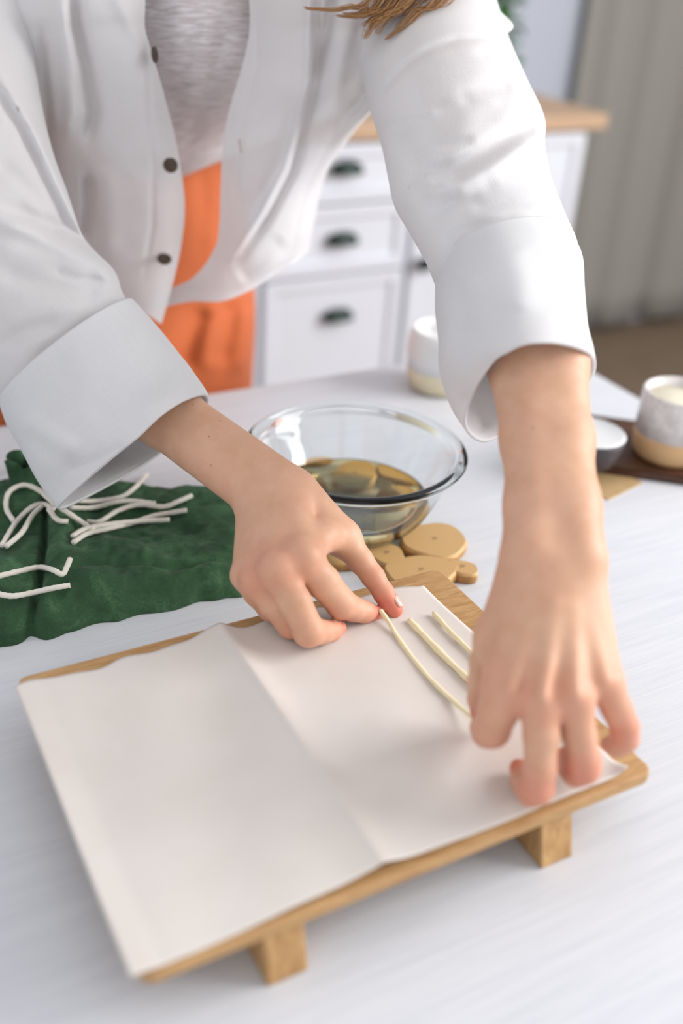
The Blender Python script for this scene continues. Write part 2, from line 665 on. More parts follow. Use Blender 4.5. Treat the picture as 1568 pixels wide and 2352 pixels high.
# ------------------------------------------------------------------ table
TX0, TX1, TY0, TY1 = -0.85, 0.856, 0.0, 0.982
tab = empty('table', (0.0, 0.49, 0.0))
under(tab, box('tabletop', TX0, TX1, TY0, TY1, TZ - 0.034, TZ, M['table'], None, 0.002))
for xa, ya in ((TX0 + 0.03, TY0 + 0.03), (TX1 - 0.1, TY0 + 0.03), (TX0 + 0.03, TY1 - 0.1), (TX1 - 0.1, TY1 - 0.1)):
    under(tab, box('leg', xa, xa + 0.07, ya, ya + 0.07, 0.006, TZ - 0.034, M['table'], None, 0.003))
under(tab, box('apron_rail', TX0 + 0.1, TX1 - 0.1, TY0 + 0.05, TY0 + 0.07, TZ - 0.12, TZ - 0.034, M['table'], None))
under(tab, box('apron_rail', TX0 + 0.1, TX1 - 0.1, TY1 - 0.07, TY1 - 0.05, TZ - 0.12, TZ - 0.034, M['table'], None))
tag(tab, 'white painted wooden table with fine grain under everything', 'table')

# ------------------------------------------------------------------ footed board
BZ = 0.79
bd = empty('serving_board', (0.25, 0.42, TZ))
def rounded_slab(name, x0, x1, y0, y1, z0, z1, r, mat):
    bm = bmesh.new()
    pts = []
    for cx, cy, a0 in ((x1 - r, y1 - r, 0), (x0 + r, y1 - r, 90), (x0 + r, y0 + r, 180), (x1 - r, y0 + r, 270)):
        for q in range(7):
            a = math.radians(a0 + 90 * q / 6)
            pts.append((cx + r * math.cos(a), cy + r * math.sin(a), z0))
    f = bm.faces.new([bm.verts.new(p) for p in pts])
    ex = bmesh.ops.extrude_face_region(bm, geom=[f])
    bmesh.ops.translate(bm, vec=(0, 0, z1 - z0), verts=[g for g in ex['geom'] if isinstance(g, bmesh.types.BMVert)])
    ed = [e for e in bm.edges if abs(e.verts[0].co.z - e.verts[1].co.z) < 1e-6]
    bmesh.ops.bevel(bm, geom=ed, offset=0.0016, segments=2, affect='EDGES', profile=0.5)
    return bm_obj(name, bm, mat, None)
under(bd, rounded_slab('top', 0.092, 0.410, 0.306, 0.543, BZ - 0.0085, BZ, 0.007, M['board']))
def batten(x0, x1):
    bm = bmesh.new()
    prof = [(-0.0085, TZ), (0.236, TZ), (0.228, BZ - 0.0085), (0.0, BZ - 0.0085)]
    vs = []
    for x in (x0, x1):
        for yy, zz in prof:
            vs.append(bm.verts.new((x, 0.3095 + yy, zz)))
    for a, b, c, d_ in ((0, 1, 2, 3), (7, 6, 5, 4), (0, 4, 5, 1), (1, 5, 6, 2), (2, 6, 7, 3), (3, 7, 4, 0)):
        bm.faces.new([vs[a], vs[b], vs[c], vs[d_]])
    bmesh.ops.bevel(bm, geom=list(bm.edges), offset=0.001, segments=1, affect='EDGES')
    return bm_obj('foot', bm, M['boardend'], None)
under(bd, batten(0.155, 0.178))
under(bd, batten(0.329, 0.352))
tag(bd, 'low brown wooden serving board on two feet under the parchment', 'board')


# ------------------------------------------------------------------ parchment
def smoothstep(a, b, x):
    t = np.clip((x - a) / (b - a), 0, 1)
    return t * t * (3 - 2 * t)


def make_paper():
    far = [onz(35, 1588, BZ + .001), onz(505, 1457, BZ + .001), onz(967, 1343, BZ + .001)]
    near = [onz(298, 2254, BZ + .001), onz(877, 2001, BZ + .001), onz(1438, 1777, BZ + .001)]
    nx, ny = 120, 90
    vs, fs, uv = [], [], []
    for j in range(ny + 1):
        v = j / ny
        for i in range(nx + 1):
            u = i / nx
            if u <= 0.5:
                a, b, w = far[0], far[1], u * 2
                c, d_ = near[0], near[1]
            else:
                a, b, w = far[1], far[2], u * 2 - 1
                c, d_ = near[1], near[2]
            p = (a * (1 - w) + b * w) * (1 - v) + (c * (1 - w) + d_ * w) * v
            du = u - 0.5
            ridge = 0.0060 * math.exp(-(abs(du) / 0.075) ** 1.25) if du < 0 else 0.0068 * math.exp(-(abs(du) / 0.035) ** 1.5)
            ridge *= 0.75 + 0.5 * (1 - v)
            edge = 0.0008 * math.exp(-((v) / 0.06) ** 2) * (0.5 + 0.5 * math.sin(u * 21))
            soft = 0.0010 * math.sin(u * 9 + 1.0) * math.sin(v * 5 + 0.6) + 0.0005 * math.sin(u * 23 + v * 7)
            curl = 0.005 * max(0, (u - 0.97) / 0.03) ** 1.5 * max(0, (v - 0.95) / 0.05) ** 1.2
            lift = 0.0022 * max(0, (0.06 - u) / 0.06)
            z = BZ + 0.0012 + max(0, ridge + edge + soft + 0.001) + curl + lift
            x_, y_ = p[0], p[1] + (0.0018 * math.sin(u * 30) + 0.001 * math.sin(u * 55)) * (1 - v) ** 8
            vs.append((x_, y_, z))
            uv.append((u, v))
    for j in range(ny):
        for i in range(nx):
            a = j * (nx + 1) + i
            fs.append((a, a + nx + 1, a + nx + 2, a + 1))
    o = mesh_obj('parchment_sheet', vs, fs, M['paper'], uvs=uv)
    s = o.modifiers.new('thick', 'SOLIDIFY')
    s.thickness = 0.00025
    s.offset = -1
    tag(o, 'creased sheet of pale parchment paper lying on the wooden board', 'paper')
make_paper()
PZ = BZ + 0.0026

# wicks
def wick(pts, r, label):
    p = [onz(x, yv, z) for x, yv, z in pts]
    p = catmull(p, 60)
    rr = np.full(60, r) * (1 + 0.1 * np.sin(np.linspace(0, 23, 60)) + 0.06 * np.sin(np.linspace(2, 57, 60)))
    rr[0] *= 0.6
    rr[-1] *= 0.6
    v, f = tube_arrays(p, rr, 10)
    o = mesh_obj('candle_wick', v, f, M['wick'])
    tag(o, label, 'wick', 'waxed wicks on the parchment')
W = PZ + 0.0014
wick([(872, 1400, W + .006), (892, 1428, W + .003), (925, 1482, W), (985, 1557, W), (1040, 1610, W), (1085, 1648, W + .004), (1110, 1668, W + .007)], 0.0016, 'pale wick held taut between the fingers of both hands')
wick([(938, 1424, W), (975, 1462, W), (1020, 1508, W), (1075, 1560, W), (1120, 1600, W), (1155, 1632, W)], 0.0023, 'thick pale wick lying loose in the middle of the three')
wick([(994, 1407, W), (1030, 1447, W), (1065, 1482, W), (1100, 1515, W), (1150, 1560, W), (1215, 1622, W)], 0.0017, 'thin pale wick lying nearest the right end of the board')

# ------------------------------------------------------------------ wood slice trivet
TRX, TRY = 0.411, 0.679
tr = empty('wood_slice_trivet', (TRX, TRY, TZ))
def wood_slice(cx, cy, rx, ry, rot, seed, th=0.011):
    r_ = random.Random(seed)
    th += r_.uniform(-.0007, 0)
    n = 28
    ph = [r_.uniform(0, 6.28) for _ in range(3)]
    prof = []
    for i in range(n):
        a = 2 * math.pi * i / n
        k_ = 1 + 0.06 * math.sin(2 * a + ph[0]) + 0.045 * math.sin(3 * a + ph[1]) + 0.03 * math.sin(5 * a + ph[2])
        x, y_ = rx * k_ * math.cos(a), ry * k_ * math.sin(a)
        prof.append((x * math.cos(rot) - y_ * math.sin(rot), x * math.sin(rot) + y_ * math.cos(rot)))
    bm = bmesh.new()
    rings = []
    for s, z in ((0.93, 0.0), (1.0, 0.003), (1.0, th - 0.003), (0.93, th)):
        rings.append([bm.verts.new((x * s, y_ * s, z)) for x, y_ in prof])
    for q in range(3):
        for i in range(n):
            j = (i + 1) % n
            f = bm.faces.new([rings[q][i], rings[q][j], rings[q + 1][j], rings[q + 1][i]])
            f.material_index = 1 if q < 2 else 0
            f.smooth = True
    bm.faces.new(rings[3])
    bm.faces.new(rings[0][::-1])
    o = bm_obj('wood_slice', bm, M['slice'], tr)
    o.data.materials.append(M['bark'])
    o.location = (cx - TRX, cy - TRY, 0)
def slice_px(px, py, rx, ry, rot, seed):
    p = onz(px, py, TZ + 0.011)
    wood_slice(p[0], p[1], rx, ry, rot, seed)
sl = [(998, 1236, .030, .027, -0.55, 1), (967, 1308, .032, .022, -0.35, 2), (1062, 1300, .010, .014, 0.5, 3), (888, 1268, .014, .017, 0.3, 4)]
for s in sl: slice_px(*s)
for i, (dx, dy, rx, ry, rot) in enumerate([(-.018, -.004, .029, .026, .3), (-.030, -.046, .022, .018, .2), (-.022, .055, .026, .022, 1.2), (.032, .052, .024, .020, .1), (.070, .040, .017, .020, .5), (.014, .095, .024, .015, 0), (.048, .003, .017, .015, .2)]):
    wood_slice(TRX + dx, TRY + dy, rx, ry, rot, 20 + i)
tag(tr, 'trivet of joined pale wood slices under the glass bowl', 'trivet')

# ------------------------------------------------------------------ glass bowl with oil
GBZ = TZ + 0.0115
gb = empty('glass_bowl', (TRX, TRY, GBZ))
outer = [(0.0001, 0.0), (0.050, 0.0), (0.058, 0.002), (0.066, 0.010), (0.073, 0.022), (0.081, 0.040), (0.087, 0.055), (0.0905, 0.060), (0.0958, 0.0634), (0.0978, 0.0648), (0.0978, 0.0660), (0.0955, 0.0670), (0.089, 0.0668), (0.0845, 0.061), (0.078, 0.043), (0.0695, 0.024), (0.0625, 0.0125), (0.056, 0.0065), (0.048, 0.0046), (0.0001, 0.0046)]
pr = catmull(outer, 110)
pr[:, 0] = np.maximum(pr[:, 0], 0.0) * .957
lathe('bowl_glass', pr, M['glass'], gb, seg=96)
LV = 0.0215
ins = catmull([(0.0001, 0.0046), (0.048, 0.0046), (0.056, 0.0065), (0.0625, 0.0125), (0.0695, 0.024), (0.078, 0.043)], 60)
ins = [(max(r * .957 - 0.00025, 0), z + 0.0002) for r, z in ins if z <= LV]
oil = lathe('yellow_oil', ins + [(ins[-1][0] - 0.0006, LV - 0.0004), (0.0001, LV - 0.0006)], M['oil'], None, (TRX, TRY, GBZ), seg=96)
tag(gb, 'clear glass mixing bowl on the wood slices behind the hands', 'bowl')
tag(oil, 'pale yellow oil pooled in the glass bowl', 'liquid')

# ------------------------------------------------------------------ right side props
tray_a = onz(1330, 1050, TZ)
ty = empty('dark_tray', tuple(onz(1520, 1068, TZ)))
def tray():
    a = onz(1395, 1066, TZ + .012)
    b = onz(1640, 1100, TZ + .012)
    d = (b - a)[:2]
    d /= np.linalg.norm(d)
    n = np.array([-d[1], d[0]])
    if n[1] < 0: n = -n
    c = [a[:2] - d * 0.02, a[:2] + d * 0.24, a[:2] + d * 0.24 + n * 0.12, a[:2] - d * 0.02 + n * 0.12]
    bm = bmesh.new()
    lo = [bm.verts.new((x, y_, TZ)) for x, y_ in c]
    hi = [bm.verts.new((x, y_, TZ + 0.010)) for x, y_ in c]
    bm.faces.new(lo[::-1])
    bm.faces.new(hi)
    for i in range(4):
        j = (i + 1) % 4
        bm.faces.new([lo[i], lo[j], hi[j], hi[i]])
    bmesh.ops.bevel(bm, geom=list(bm.edges), offset=0.002, segments=2, affect='EDGES')
    o = bm_obj('board', bm, M['walnut'], None)
    return o
ob = tray()
bpy.data.objects.remove(ty)
ob.name = 'serving_tray'
tag(ob, 'flat dark walnut board under the two cups at the right', 'tray')
cp = onz(1532, 1042, TZ + .0105)
cup = empty('ceramic_cup', (cp[0], cp[1], TZ + 0.0102))
R_ = 0.0375
lathe('base', [(0.0001, 0), (R_ * .86, 0), (R_ * .96, 0.006), (R_ + .0004, 0.024), (R_ + .0004, 0.026), (R_ - .002, 0.026), (0.0001, 0.0255)], M['tanclay'], cup, seg=48)
lathe('body', [(R_ * .5, 0.026), (R_, 0.0262), (R_, 0.067), (R_ - .0015, 0.0695), (R_ - .004, 0.0685), (R_ - .0045, 0.042), (0.0001, 0.040)], M['whiteglaze'], cup, seg=48)
wx = lathe('wax_fill', [(0.0001, 0.0405), (R_ - .005, 0.0425), (R_ - .005, 0.061), (0.0001, 0.060)], M['wax'], cup, seg=40)
tag(cup, 'speckled white cup with a tan clay base, far right', 'cup')
bp = onz(1356, 998, TZ + .043)
sb = empty('small_bowl', (bp[0], bp[1], TZ + 0.0102))
lathe('shell', [(0.0001, 0), (0.019, 0), (0.026, 0.006), (0.0315, 0.018), (0.0338, 0.029), (0.0345, 0.0335), (0.0325, 0.0338), (0.030, 0.022), (0.0001, 0.014)], M['darkclay'], sb, seg=40)
lathe('white_filling', [(0.0001, 0.0145), (0.0296, 0.0225), (0.0322, 0.0335), (0.0338, 0.0348), (0.0325, 0.0362), (0.029, 0.0352), (0.0001, 0.0350)], M['whiteclay'], sb, seg=40)
tag(sb, 'small dark bowl filled with white wax beside the speckled cup', 'bowl')
ca = [onz(1475, 1110, TZ), onz(1395, 1150, TZ), onz(1290, 1098, TZ), onz(1390, 1068, TZ)]
bm = bmesh.new()
lo = [bm.verts.new((p[0], p[1], TZ)) for p in ca]
hi = [bm.verts.new((p[0], p[1], TZ + 0.0012)) for p in ca]
bm.faces.new(lo[::-1]); bm.faces.new(hi)
for i in range(4):
    bm.faces.new([lo[i], lo[(i + 1) % 4], hi[(i + 1) % 4], hi[i]])
tag(bm_obj('kraft_card', bm, M['tan_card']), 'brown kraft card lying in front of the small dark bowl', 'card')
pp = onz(1010, 888, TZ)
pt = empty('cream_jar', (pp[0], pp[1], TZ + 0.0002))
lathe('base', [(0.0001, 0), (0.030, 0), (0.036, 0.004), (0.0405, 0.024), (0.0405, 0.026), (0.0001, 0.026)], M['creamclay'], pt, seg=40)
lathe('body', [(0.01, 0.0262), (0.0405, 0.0262), (0.042, 0.045), (0.0405, 0.060), (0.037, 0.070), (0.034, 0.070), (0.036, 0.055), (0.0001, 0.050)], M['whiteclay'], pt, seg=40)
tag(pt, 'round white jar with a cream base behind the rolled sleeve', 'jar')

# ------------------------------------------------------------------ green drawstring pouch
def make_pouch():
    c00 = onz(-150, 1520, TZ)          # near left
    c10 = onz(575, 1362, TZ)           # near right
    c01 = onz(-60, 1085, TZ + .02)     # far left
    c11 = onz(580, 1120, TZ + .02)     # far right
    nx, ny = 150, 110
    seam_u = 0.285
    def height(u, v):
        e = min(u, 1 - u) / 0.055, min(v, 1 - v) / 0.07
        prof = (1 - math.exp(-max(e[0], 0) * 1.6)) * (1 - math.exp(-max(e[1], 0) * 1.8))
        h = 0.026 * prof
        h += prof * (0.009 * mnoise.noise(Vector((u * 4.2, v * 3.4, 0.3))) + 0.0036 * mnoise.noise(Vector((u * 9 + v * 3, v * 7, 2.0))) + 0.0022 * (0.5 - abs(mnoise.noise(Vector((u * 11 - v * 4, v * 9 + u * 3, 5.0)))) * 2) + 0.0014 * mnoise.noise(Vector((u * 34, v * 26, 9.0))))
        du = u - seam_u - 0.012 * math.sin(v * 5)
        h -= 0.012 * prof * math.exp(-(du / 0.010) ** 2)
        h += 0.012 * prof * math.exp(-((du - 0.055) / 0.045) ** 2) * (0.35 + 0.65 * v)
        h -= 0.006 * prof * math.exp(-((du - 0.15) / 0.05) ** 2) * v
        dv = v - 0.20 - 0.05 * math.sin(u * 4 + 1)
        h -= 0.0035 * prof * math.exp(-(dv / 0.02) ** 2) * (1 if u > 0.5 else max(0, (u - 0.4) / 0.1))
        return max(h, 0.0005)
    def pos(u, v):
        p = (c00 * (1 - u) + c10 * u) * (1 - v) + (c01 * (1 - u) + c11 * u) * v
        x, y_ = p[0], p[1]
        wob = 0.007 * mnoise.noise(Vector((u * 7, 0.5, 1.0))) + 0.003 * mnoise.noise(Vector((u * 17, 4.5, 1.0)))
        y_ += wob * (1 - v) ** 6 - 0.006 * math.exp(-((u - seam_u) / 0.02) ** 2) * -1 * (1 - v) ** 8
        return x, y_
    vs, fs, uv = [], [], []
    W_, H_ = nx + 1, ny + 1
    for j in range(H_):
        for i in range(W_):
            u, v = i / nx, j / ny
            x, y_ = pos(u, v)
            vs.append((x, y_, TZ + 0.0008 + height(u, v)))
            uv.append((x, y_))
    for j in range(ny):
        for i in range(nx):
            a = j * W_ + i
            fs.append((a, a + 1, a + W_ + 1, a + W_))
    top = np.array(vs)
    # flat underside
    base = len(vs)
    bidx = {}
    border = [(i, 0) for i in range(W_)] + [(nx, j) for j in range(1, H_)] + [(i, ny) for i in range(nx - 1, -1, -1)] + [(0, j) for j in range(ny - 1, 0, -1)]
    for q, (i, j) in enumerate(border):
        p = vs[j * W_ + i]
        vs.append((p[0], p[1], TZ + 0.0003))
        uv.append((p[0], p[1]))
    nb = len(border)
    for q in range(nb):
        a = border[q][1] * W_ + border[q][0]
        b = border[(q + 1) % nb][1] * W_ + border[(q + 1) % nb][0]
        fs.append((a, base + q, base + (q + 1) % nb, b))
    fs.append(tuple(base + q for q in range(nb))[::-1])
    root = empty('drawstring_pouch', (0.15, 0.72, TZ))
    o = mesh_obj('bag_cloth', vs, fs, M['green'], None, uvs=uv)
    under(root, o)
    tag(root, 'dark green canvas drawstring pouch lying on the table at left', 'pouch')
    # ruffled neck of the pouch standing up under the sleeve
    nk, nm = 40, 8
    cn = onz(75, 1120, TZ + 0.03)
    v2, f2, u2 = [], [], []
    for i in range(nk):
        a = 2 * math.pi * i / nk
        for j in range(nm + 1):
            w = j / nm
            r = 0.020 - 0.010 * w + 0.007 * w * w + 0.003 * w * math.sin(a * 6)
            v2.append((cn[0] + r * math.cos(a), cn[1] + 0.012 * w + r * 0.8 * math.sin(a), TZ + 0.015 + 0.038 * w + 0.003 * w * math.sin(a * 4)))
            u2.append((a * 0.02, w * 0.04))
    for i in range(nk):
        for j in range(nm):
            i2 = (i + 1) % nk
            f2.append((i * (nm + 1) + j, i2 * (nm + 1) + j, i2 * (nm + 1) + j + 1, i * (nm + 1) + j + 1))
    nko = mesh_obj('gathered_neck', v2, f2, M['green'], None, uvs=u2)
    s = nko.modifiers.new('thick', 'SOLIDIFY'); s.thickness = 0.0012
    under(root, nko)
    # cord placement: nearest point of the bag top along the view ray
    def drop(px, py, lift):
        d = ray(px, py)
        best = None
        z = TZ + 0.03
        for _ in range(8):
            p = EYE + d * ((z - EYE[2]) / d[2])
            k_ = np.argmin((top[:, 0] - p[0]) ** 2 + (top[:, 1] - p[1]) ** 2)
            dd = math.hypot(top[k_, 0] - p[0], top[k_, 1] - p[1])
            zz = top[k_, 2] if dd < 0.004 else TZ
            z = 0.5 * z + 0.5 * (zz + lift)
        return EYE + d * ((z - EYE[2]) / d[2])
    cords = [
        ([(32, 1198), (14, 1166), (21, 1130), (54, 1114), (89, 1126), (118, 1151), (154, 1176), (186, 1198), (214, 1217)], .006),
        ([(4, 1253), (36, 1201), (71, 1166), (100, 1158), (122, 1168)], .005),
        ([(14, 1255), (50, 1223), (75, 1183), (95, 1163)], .005),
        ([(112, 1170), (132, 1194), (157, 1198)], .003),
        ([(160, 1166), (214, 1166), (268, 1153), (304, 1151), (357, 1157)], .0035),
        ([(170, 1150), (221, 1151), (279, 1141), (314, 1116), (336, 1091)], .003),
        ([(200, 1198), (229, 1198), (271, 1173), (321, 1159), (375, 1164), (411, 1151), (439, 1139)], .0045),
        ([(168, 1246), (200, 1226), (250, 1214), (304, 1201), (357, 1184), (429, 1172)], .0035),
        ([(166, 1232), (193, 1216), (243, 1205), (321, 1197), (389, 1194)], .0045),
        ([(-30, 1330), (36, 1314), (89, 1303), (121, 1309), (143, 1319), (154, 1301), (161, 1284)], .010),
        ([(-30, 1358), (-5, 1364), (29, 1369), (71, 1362), (125, 1350), (161, 1344)], .009),
        ([(36, 1105), (30, 1085), (44, 1072), (78, 1070)], .006)]
    for pts, lift in cords:
        P = catmull([drop(x, y_, lift) for x, y_ in pts], 40)
        rr = 0.0021 * (1 + 0.07 * np.sin(np.arange(40) * 2.3))
        v, f = tube_arrays(P, rr, 9)
        under(root, mesh_obj('drawstring', v, f, M['cord'], None))
make_pouch()


# ------------------------------------------------------------------ implicit body surfaces
def seg_d(P, a, b, ra, rb):
    ba = b - a
    pa = P - a
    h = np.clip(pa @ ba / (ba @ ba), 0, 1)
    return np.linalg.norm(pa - h[:, None] * ba, axis=1) - (ra + (rb - ra) * h)


def smin(a, b, k_):
    h = np.clip(0.5 + 0.5 * (b - a) / k_, 0, 1)
    return b * (1 - h) + a * h - k_ * h * (1 - h)


def sdf_hand(P, palm, fingers, kp, kf, kj):
    d = None
    for a, b, ra, rb in palm:
        q = seg_d(P, a, b, ra, rb)
        d = q if d is None else smin(d, q, kp)
    out = d.copy()
    for ch in fingers:
        f = None
        for a, b, ra, rb in ch:
            q = seg_d(P, a, b, ra, rb)
            f = q if f is None else smin(f, q, kf)
        out = np.minimum(out, smin(d, f, kj))
    return out


def surface_nets(fn, lo, hi, h, block=6):
    lo = np.array(lo); hi = np.array(hi)
    n = (np.ceil((hi - lo) / h / block).astype(int)) * block + 1
    nb = (n - 1) // block
    cx = [lo[i] + h * (np.arange(nb[i]) * block + block / 2) for i in range(3)]
    G = np.stack(np.meshgrid(*cx, indexing='ij'), -1).reshape(-1, 3)
    dc_ = fn(G).reshape(nb)
    act = np.abs(dc_) < block * h * 1.25
    vals = np.repeat(np.repeat(np.repeat(dc_, block, 0), block, 1), block, 2)
    vals = np.pad(vals, ((0, 1), (0, 1), (0, 1)), mode='edge')
    m = np.zeros(n, bool)
    ma = np.repeat(np.repeat(np.repeat(act, block, 0), block, 1), block, 2)
    for dx in (0, 1):
        for dy in (0, 1):
            for dz in (0, 1):
                m[dx:dx + ma.shape[0], dy:dy + ma.shape[1], dz:dz + ma.shape[2]] |= ma
    I = np.argwhere(m)
    out = np.empty(len(I))
    for s in range(0, len(I), 200000):
        out[s:s + 200000] = fn(lo + I[s:s + 200000] * h)
    vals[m] = out
    sg = vals < 0
    c = [sg[a:n[0] - 1 + a, b:n[1] - 1 + b, e:n[2] - 1 + e] for a in (0, 1) for b in (0, 1) for e in (0, 1)]
    cnt = sum(x.astype(np.int8) for x in c)
    cells = np.argwhere((cnt > 0) & (cnt < 8))
    idx = -np.ones(n - 1, dtype=np.int64)
    idx[tuple(cells.T)] = np.arange(len(cells))
    acc = np.zeros((len(cells), 3)); num = np.zeros(len(cells))
    offs = np.array([(a, b, e) for a in (0, 1) for b in (0, 1) for e in (0, 1)])
    for ax in range(3):
        for o in offs:
            if o[ax]: continue
            p0 = cells + o
            p1 = p0.copy(); p1[:, ax] += 1
            v0 = vals[tuple(p0.T)]; v1 = vals[tuple(p1.T)]
            cr = (v0 < 0) != (v1 < 0)
            t = np.where(cr, v0 / np.where(cr, v0 - v1, 1), 0)
            q = p0.astype(float); q[:, ax] += t
            acc[cr] += q[cr]; num[cr] += 1
    V = lo + h * acc / num[:, None]
    F = []
    for ax in range(3):
        u, w = [(1, 2), (2, 0), (0, 1)][ax]
        sl0 = [slice(1, n[i] - 1) for i in range(3)]
        sl0[ax] = slice(0, n[ax] - 1)
        sl1 = list(sl0); sl1[ax] = slice(1, n[ax])
        a, b = sg[tuple(sl0)], sg[tuple(sl1)]
        e = np.argwhere(a != b)
        st = np.array([1, 1, 1]); st[ax] = 0
        e = e + st
        inside = sg[tuple(e.T)]
        def cell(du, dw):
            q = e.copy(); q[:, u] += du; q[:, w] += dw
            return idx[tuple(q.T)]
        f = np.stack([cell(-1, -1), cell(0, -1), cell(0, 0), cell(-1, 0)], 1)
        f[~inside] = f[~inside][:, ::-1]
        F.append(f)
    F = np.concatenate(F)
    F = F[(F >= 0).all(1)]
    return V, F


def relax(V, F, it=2, lam=0.5):
    e = np.concatenate([F[:, [0, 1]], F[:, [1, 2]], F[:, [2, 3]], F[:, [3, 0]]])
    for _ in range(it):
        s = np.zeros_like(V); c = np.zeros(len(V))
        for d in range(3):
            s[:, d] = np.bincount(e[:, 0], V[e[:, 1], d], len(V)) + np.bincount(e[:, 1], V[e[:, 0], d], len(V))
        c = np.bincount(e[:, 0], minlength=len(V)) + np.bincount(e[:, 1], minlength=len(V))
        V = V + lam * (s / np.maximum(c, 1)[:, None] - V)
    return V


def J(px, py, t, rpx):
    return at(px, py, t), rpx * t / FPX


def chain(*js):
    return [(a[0], b[0], a[1], b[1]) for a, b in zip(js[:-1], js[1:])]


# right hand (nearer the pouch) -------------------------------------------------
eR = J(70, 742, .862, 105)
cRa, cRb = J(402, 941, .79, 54), J(366, 969, .79, 54)
wRa, wRb = J(640, 1102, .748, 50), J(590, 1142, .748, 52)
RI, RM, RR_, RP = J(692, 1283, .700, 41), J(634, 1312, .692, 39), J(588, 1334, .700, 36), J(562, 1322, .713, 31)
palmR = [(eR[0], cRa[0], eR[1], cRa[1]), (eR[0], cRb[0], eR[1], cRb[1]), (cRa[0], wRa[0], cRa[1], wRa[1]), (cRb[0], wRb[0], cRb[1], wRb[1])]
for w0, mc in ((J(662, 1128, .745, 44), RI), (J(632, 1140, .742, 46), RM), (J(604, 1155, .744, 46), RR_), (J(588, 1175, .749, 44), RP)):
    palmR.append((w0[0], mc[0], w0[1], mc[1]))
for kn_, kr_ in ((RI, .0092), (RM, .0092)):
    kc_ = kn_[0] - CF * .0056 + CU * .0022
    palmR.append((kc_, kc_ + CR * .001, kr_, kr_))
tC, tM, tI, tT = J(688, 1128, .748, 45), J(786, 1236, .748, 38), J(856, 1324, .746, 26), J(905, 1400, .7435, 20.5)
palmR.append((tC[0], tM[0], tC[1], tM[1]))
wb = J(742, 1232, .728, 32)
palmR.append((wb[0], tM[0], wb[1], tM[1] * .9))
palmR.append((wb[0], RI[0], wb[1], RI[1]))
fR = [
    chain(J(740, 1190, .748, 36), tM, J(828, 1288, .747, 29), tI, J(882, 1364, .745, 24), tT),
    chain(RI, J(740, 1335, .708, 39), J(784, 1387, .719, 35), J(812, 1399, .727, 28), J(836, 1406, .734, 25), J(864, 1409, .7415, 17.5)),
    chain(RM, J(676, 1382, .694, 38), J(709, 1450, .699, 36.5), J(737, 1452, .709, 28), J(760, 1449, .717, 24), J(781, 1442, .724, 16)),
    chain(RR_, J(626, 1384, .703, 33), J(667, 1436, .711, 31), J(700, 1446, .724, 25), J(726, 1436, .733, 19)),
    chain(RP, J(588, 1362, .716, 29), J(620, 1398, .722, 28), J(650, 1412, .732, 22), J(672, 1408, .739, 17)),
]
redR = [(RI[0], .014, .38), (RM[0], .014, .42), (RR_[0], .012, .5), (tT[0], .014, 1.0), (fR[1][-1][1], .012, .8), (fR[2][2][0], .011, .5), (fR[2][-1][1], .012, .7), (fR[0][3][0], .010, .5), (fR[3][2][0], .012, .5), (fR[4][2][0], .012, .4), (fR[1][2][0], .01, .3)]
# left hand (nearer the camera) ------------------------------------------------
eL = J(1172, 560, .772, 78)
def pair(px, py, t, s, r): return J(px - s, py, t, r), J(px + s, py, t, r)
a1 = pair(1235, 840, .678, 34, 77)
a2 = pair(1256, 1010, .646, 30, 73)
a3 = pair(1268, 1160, .619, 34, 72)
a4 = pair(1270, 1275, .602, 50, 72)
palmL = []
for s in (0, 1):
    palmL += [(eL[0], a1[s][0], eL[1], a1[s][1]), (a1[s][0], a2[s][0], a1[s][1], a2[s][1]), (a2[s][0], a3[s][0], a2[s][1], a3[s][1]), (a3[s][0], a4[s][0], a3[s][1], a4[s][1])]
LI, LM, LR_, LP = J(1158, 1588, .579, 48), J(1240, 1612, .571, 47), J(1318, 1604, .573, 45), J(1388, 1568, .583, 42)
for w0, mc in ((J(1222, 1300, .602, 62), LI), (J(1258, 1310, .598, 62), LM), (J(1298, 1310, .600, 60), LR_), (J(1330, 1310, .604, 56), LP)):
    palmL.append((w0[0], mc[0], w0[1], mc[1]))
uC, uM, uI, uT = J(1190, 1340, .612, 56), J(1138, 1462, .603, 46), J(1106, 1566, .618, 32), J(1104, 1636, .638, 25)
palmL.append((uC[0], uM[0], uC[1], uM[1]))
palmL.append((uM[0], LI[0], uM[1] * .8, LI[1] * .8))
# extensor tendons on the back of the hand
for p_, q_ in ((J(1238, 1410, .5845, 9), J(1172, 1580, .5640, 12)), (J(1272, 1400, .5800, 9), J(1246, 1600, .5560, 13)), (J(1306, 1405, .5825, 9), J(1320, 1590, .5600, 12)), (J(1338, 1420, .5865, 9), J(1386, 1560, .5715, 11))):
    palmL.append((p_[0], q_[0], p_[1], q_[1]))
fL = [
    chain(uM, J(1116, 1520, .610, 37), uI, J(1102, 1605, .628, 28), uT),
    chain(LI, J(1142, 1634, .582, 46), J(1129, 1674, .590, 43), J(1118, 1682, .606, 35), J(1108, 1672, .624, 28), J(1106, 1660, .640, 21)),
    chain(LM, J(1243, 1690, .569, 41), J(1240, 1765, .571, 37), J(1233, 1810, .574, 38.5), J(1218, 1818, .586, 33), J(1203, 1800, .600, 29), J(1191, 1764, .613, 22)),
    chain(LR_, J(1330, 1690, .574, 38), J(1337, 1740, .577, 40), J(1338, 1762, .579, 40), J(1322, 1775, .593, 32), J(1306, 1762, .606, 26), J(1296, 1735, .616, 20)),
    chain(LP, J(1416, 1628, .588, 35), J(1433, 1668, .593, 33), J(1434, 1696, .600, 32), J(1420, 1710, .608, 27), J(1400, 1710, .617, 21)),
]
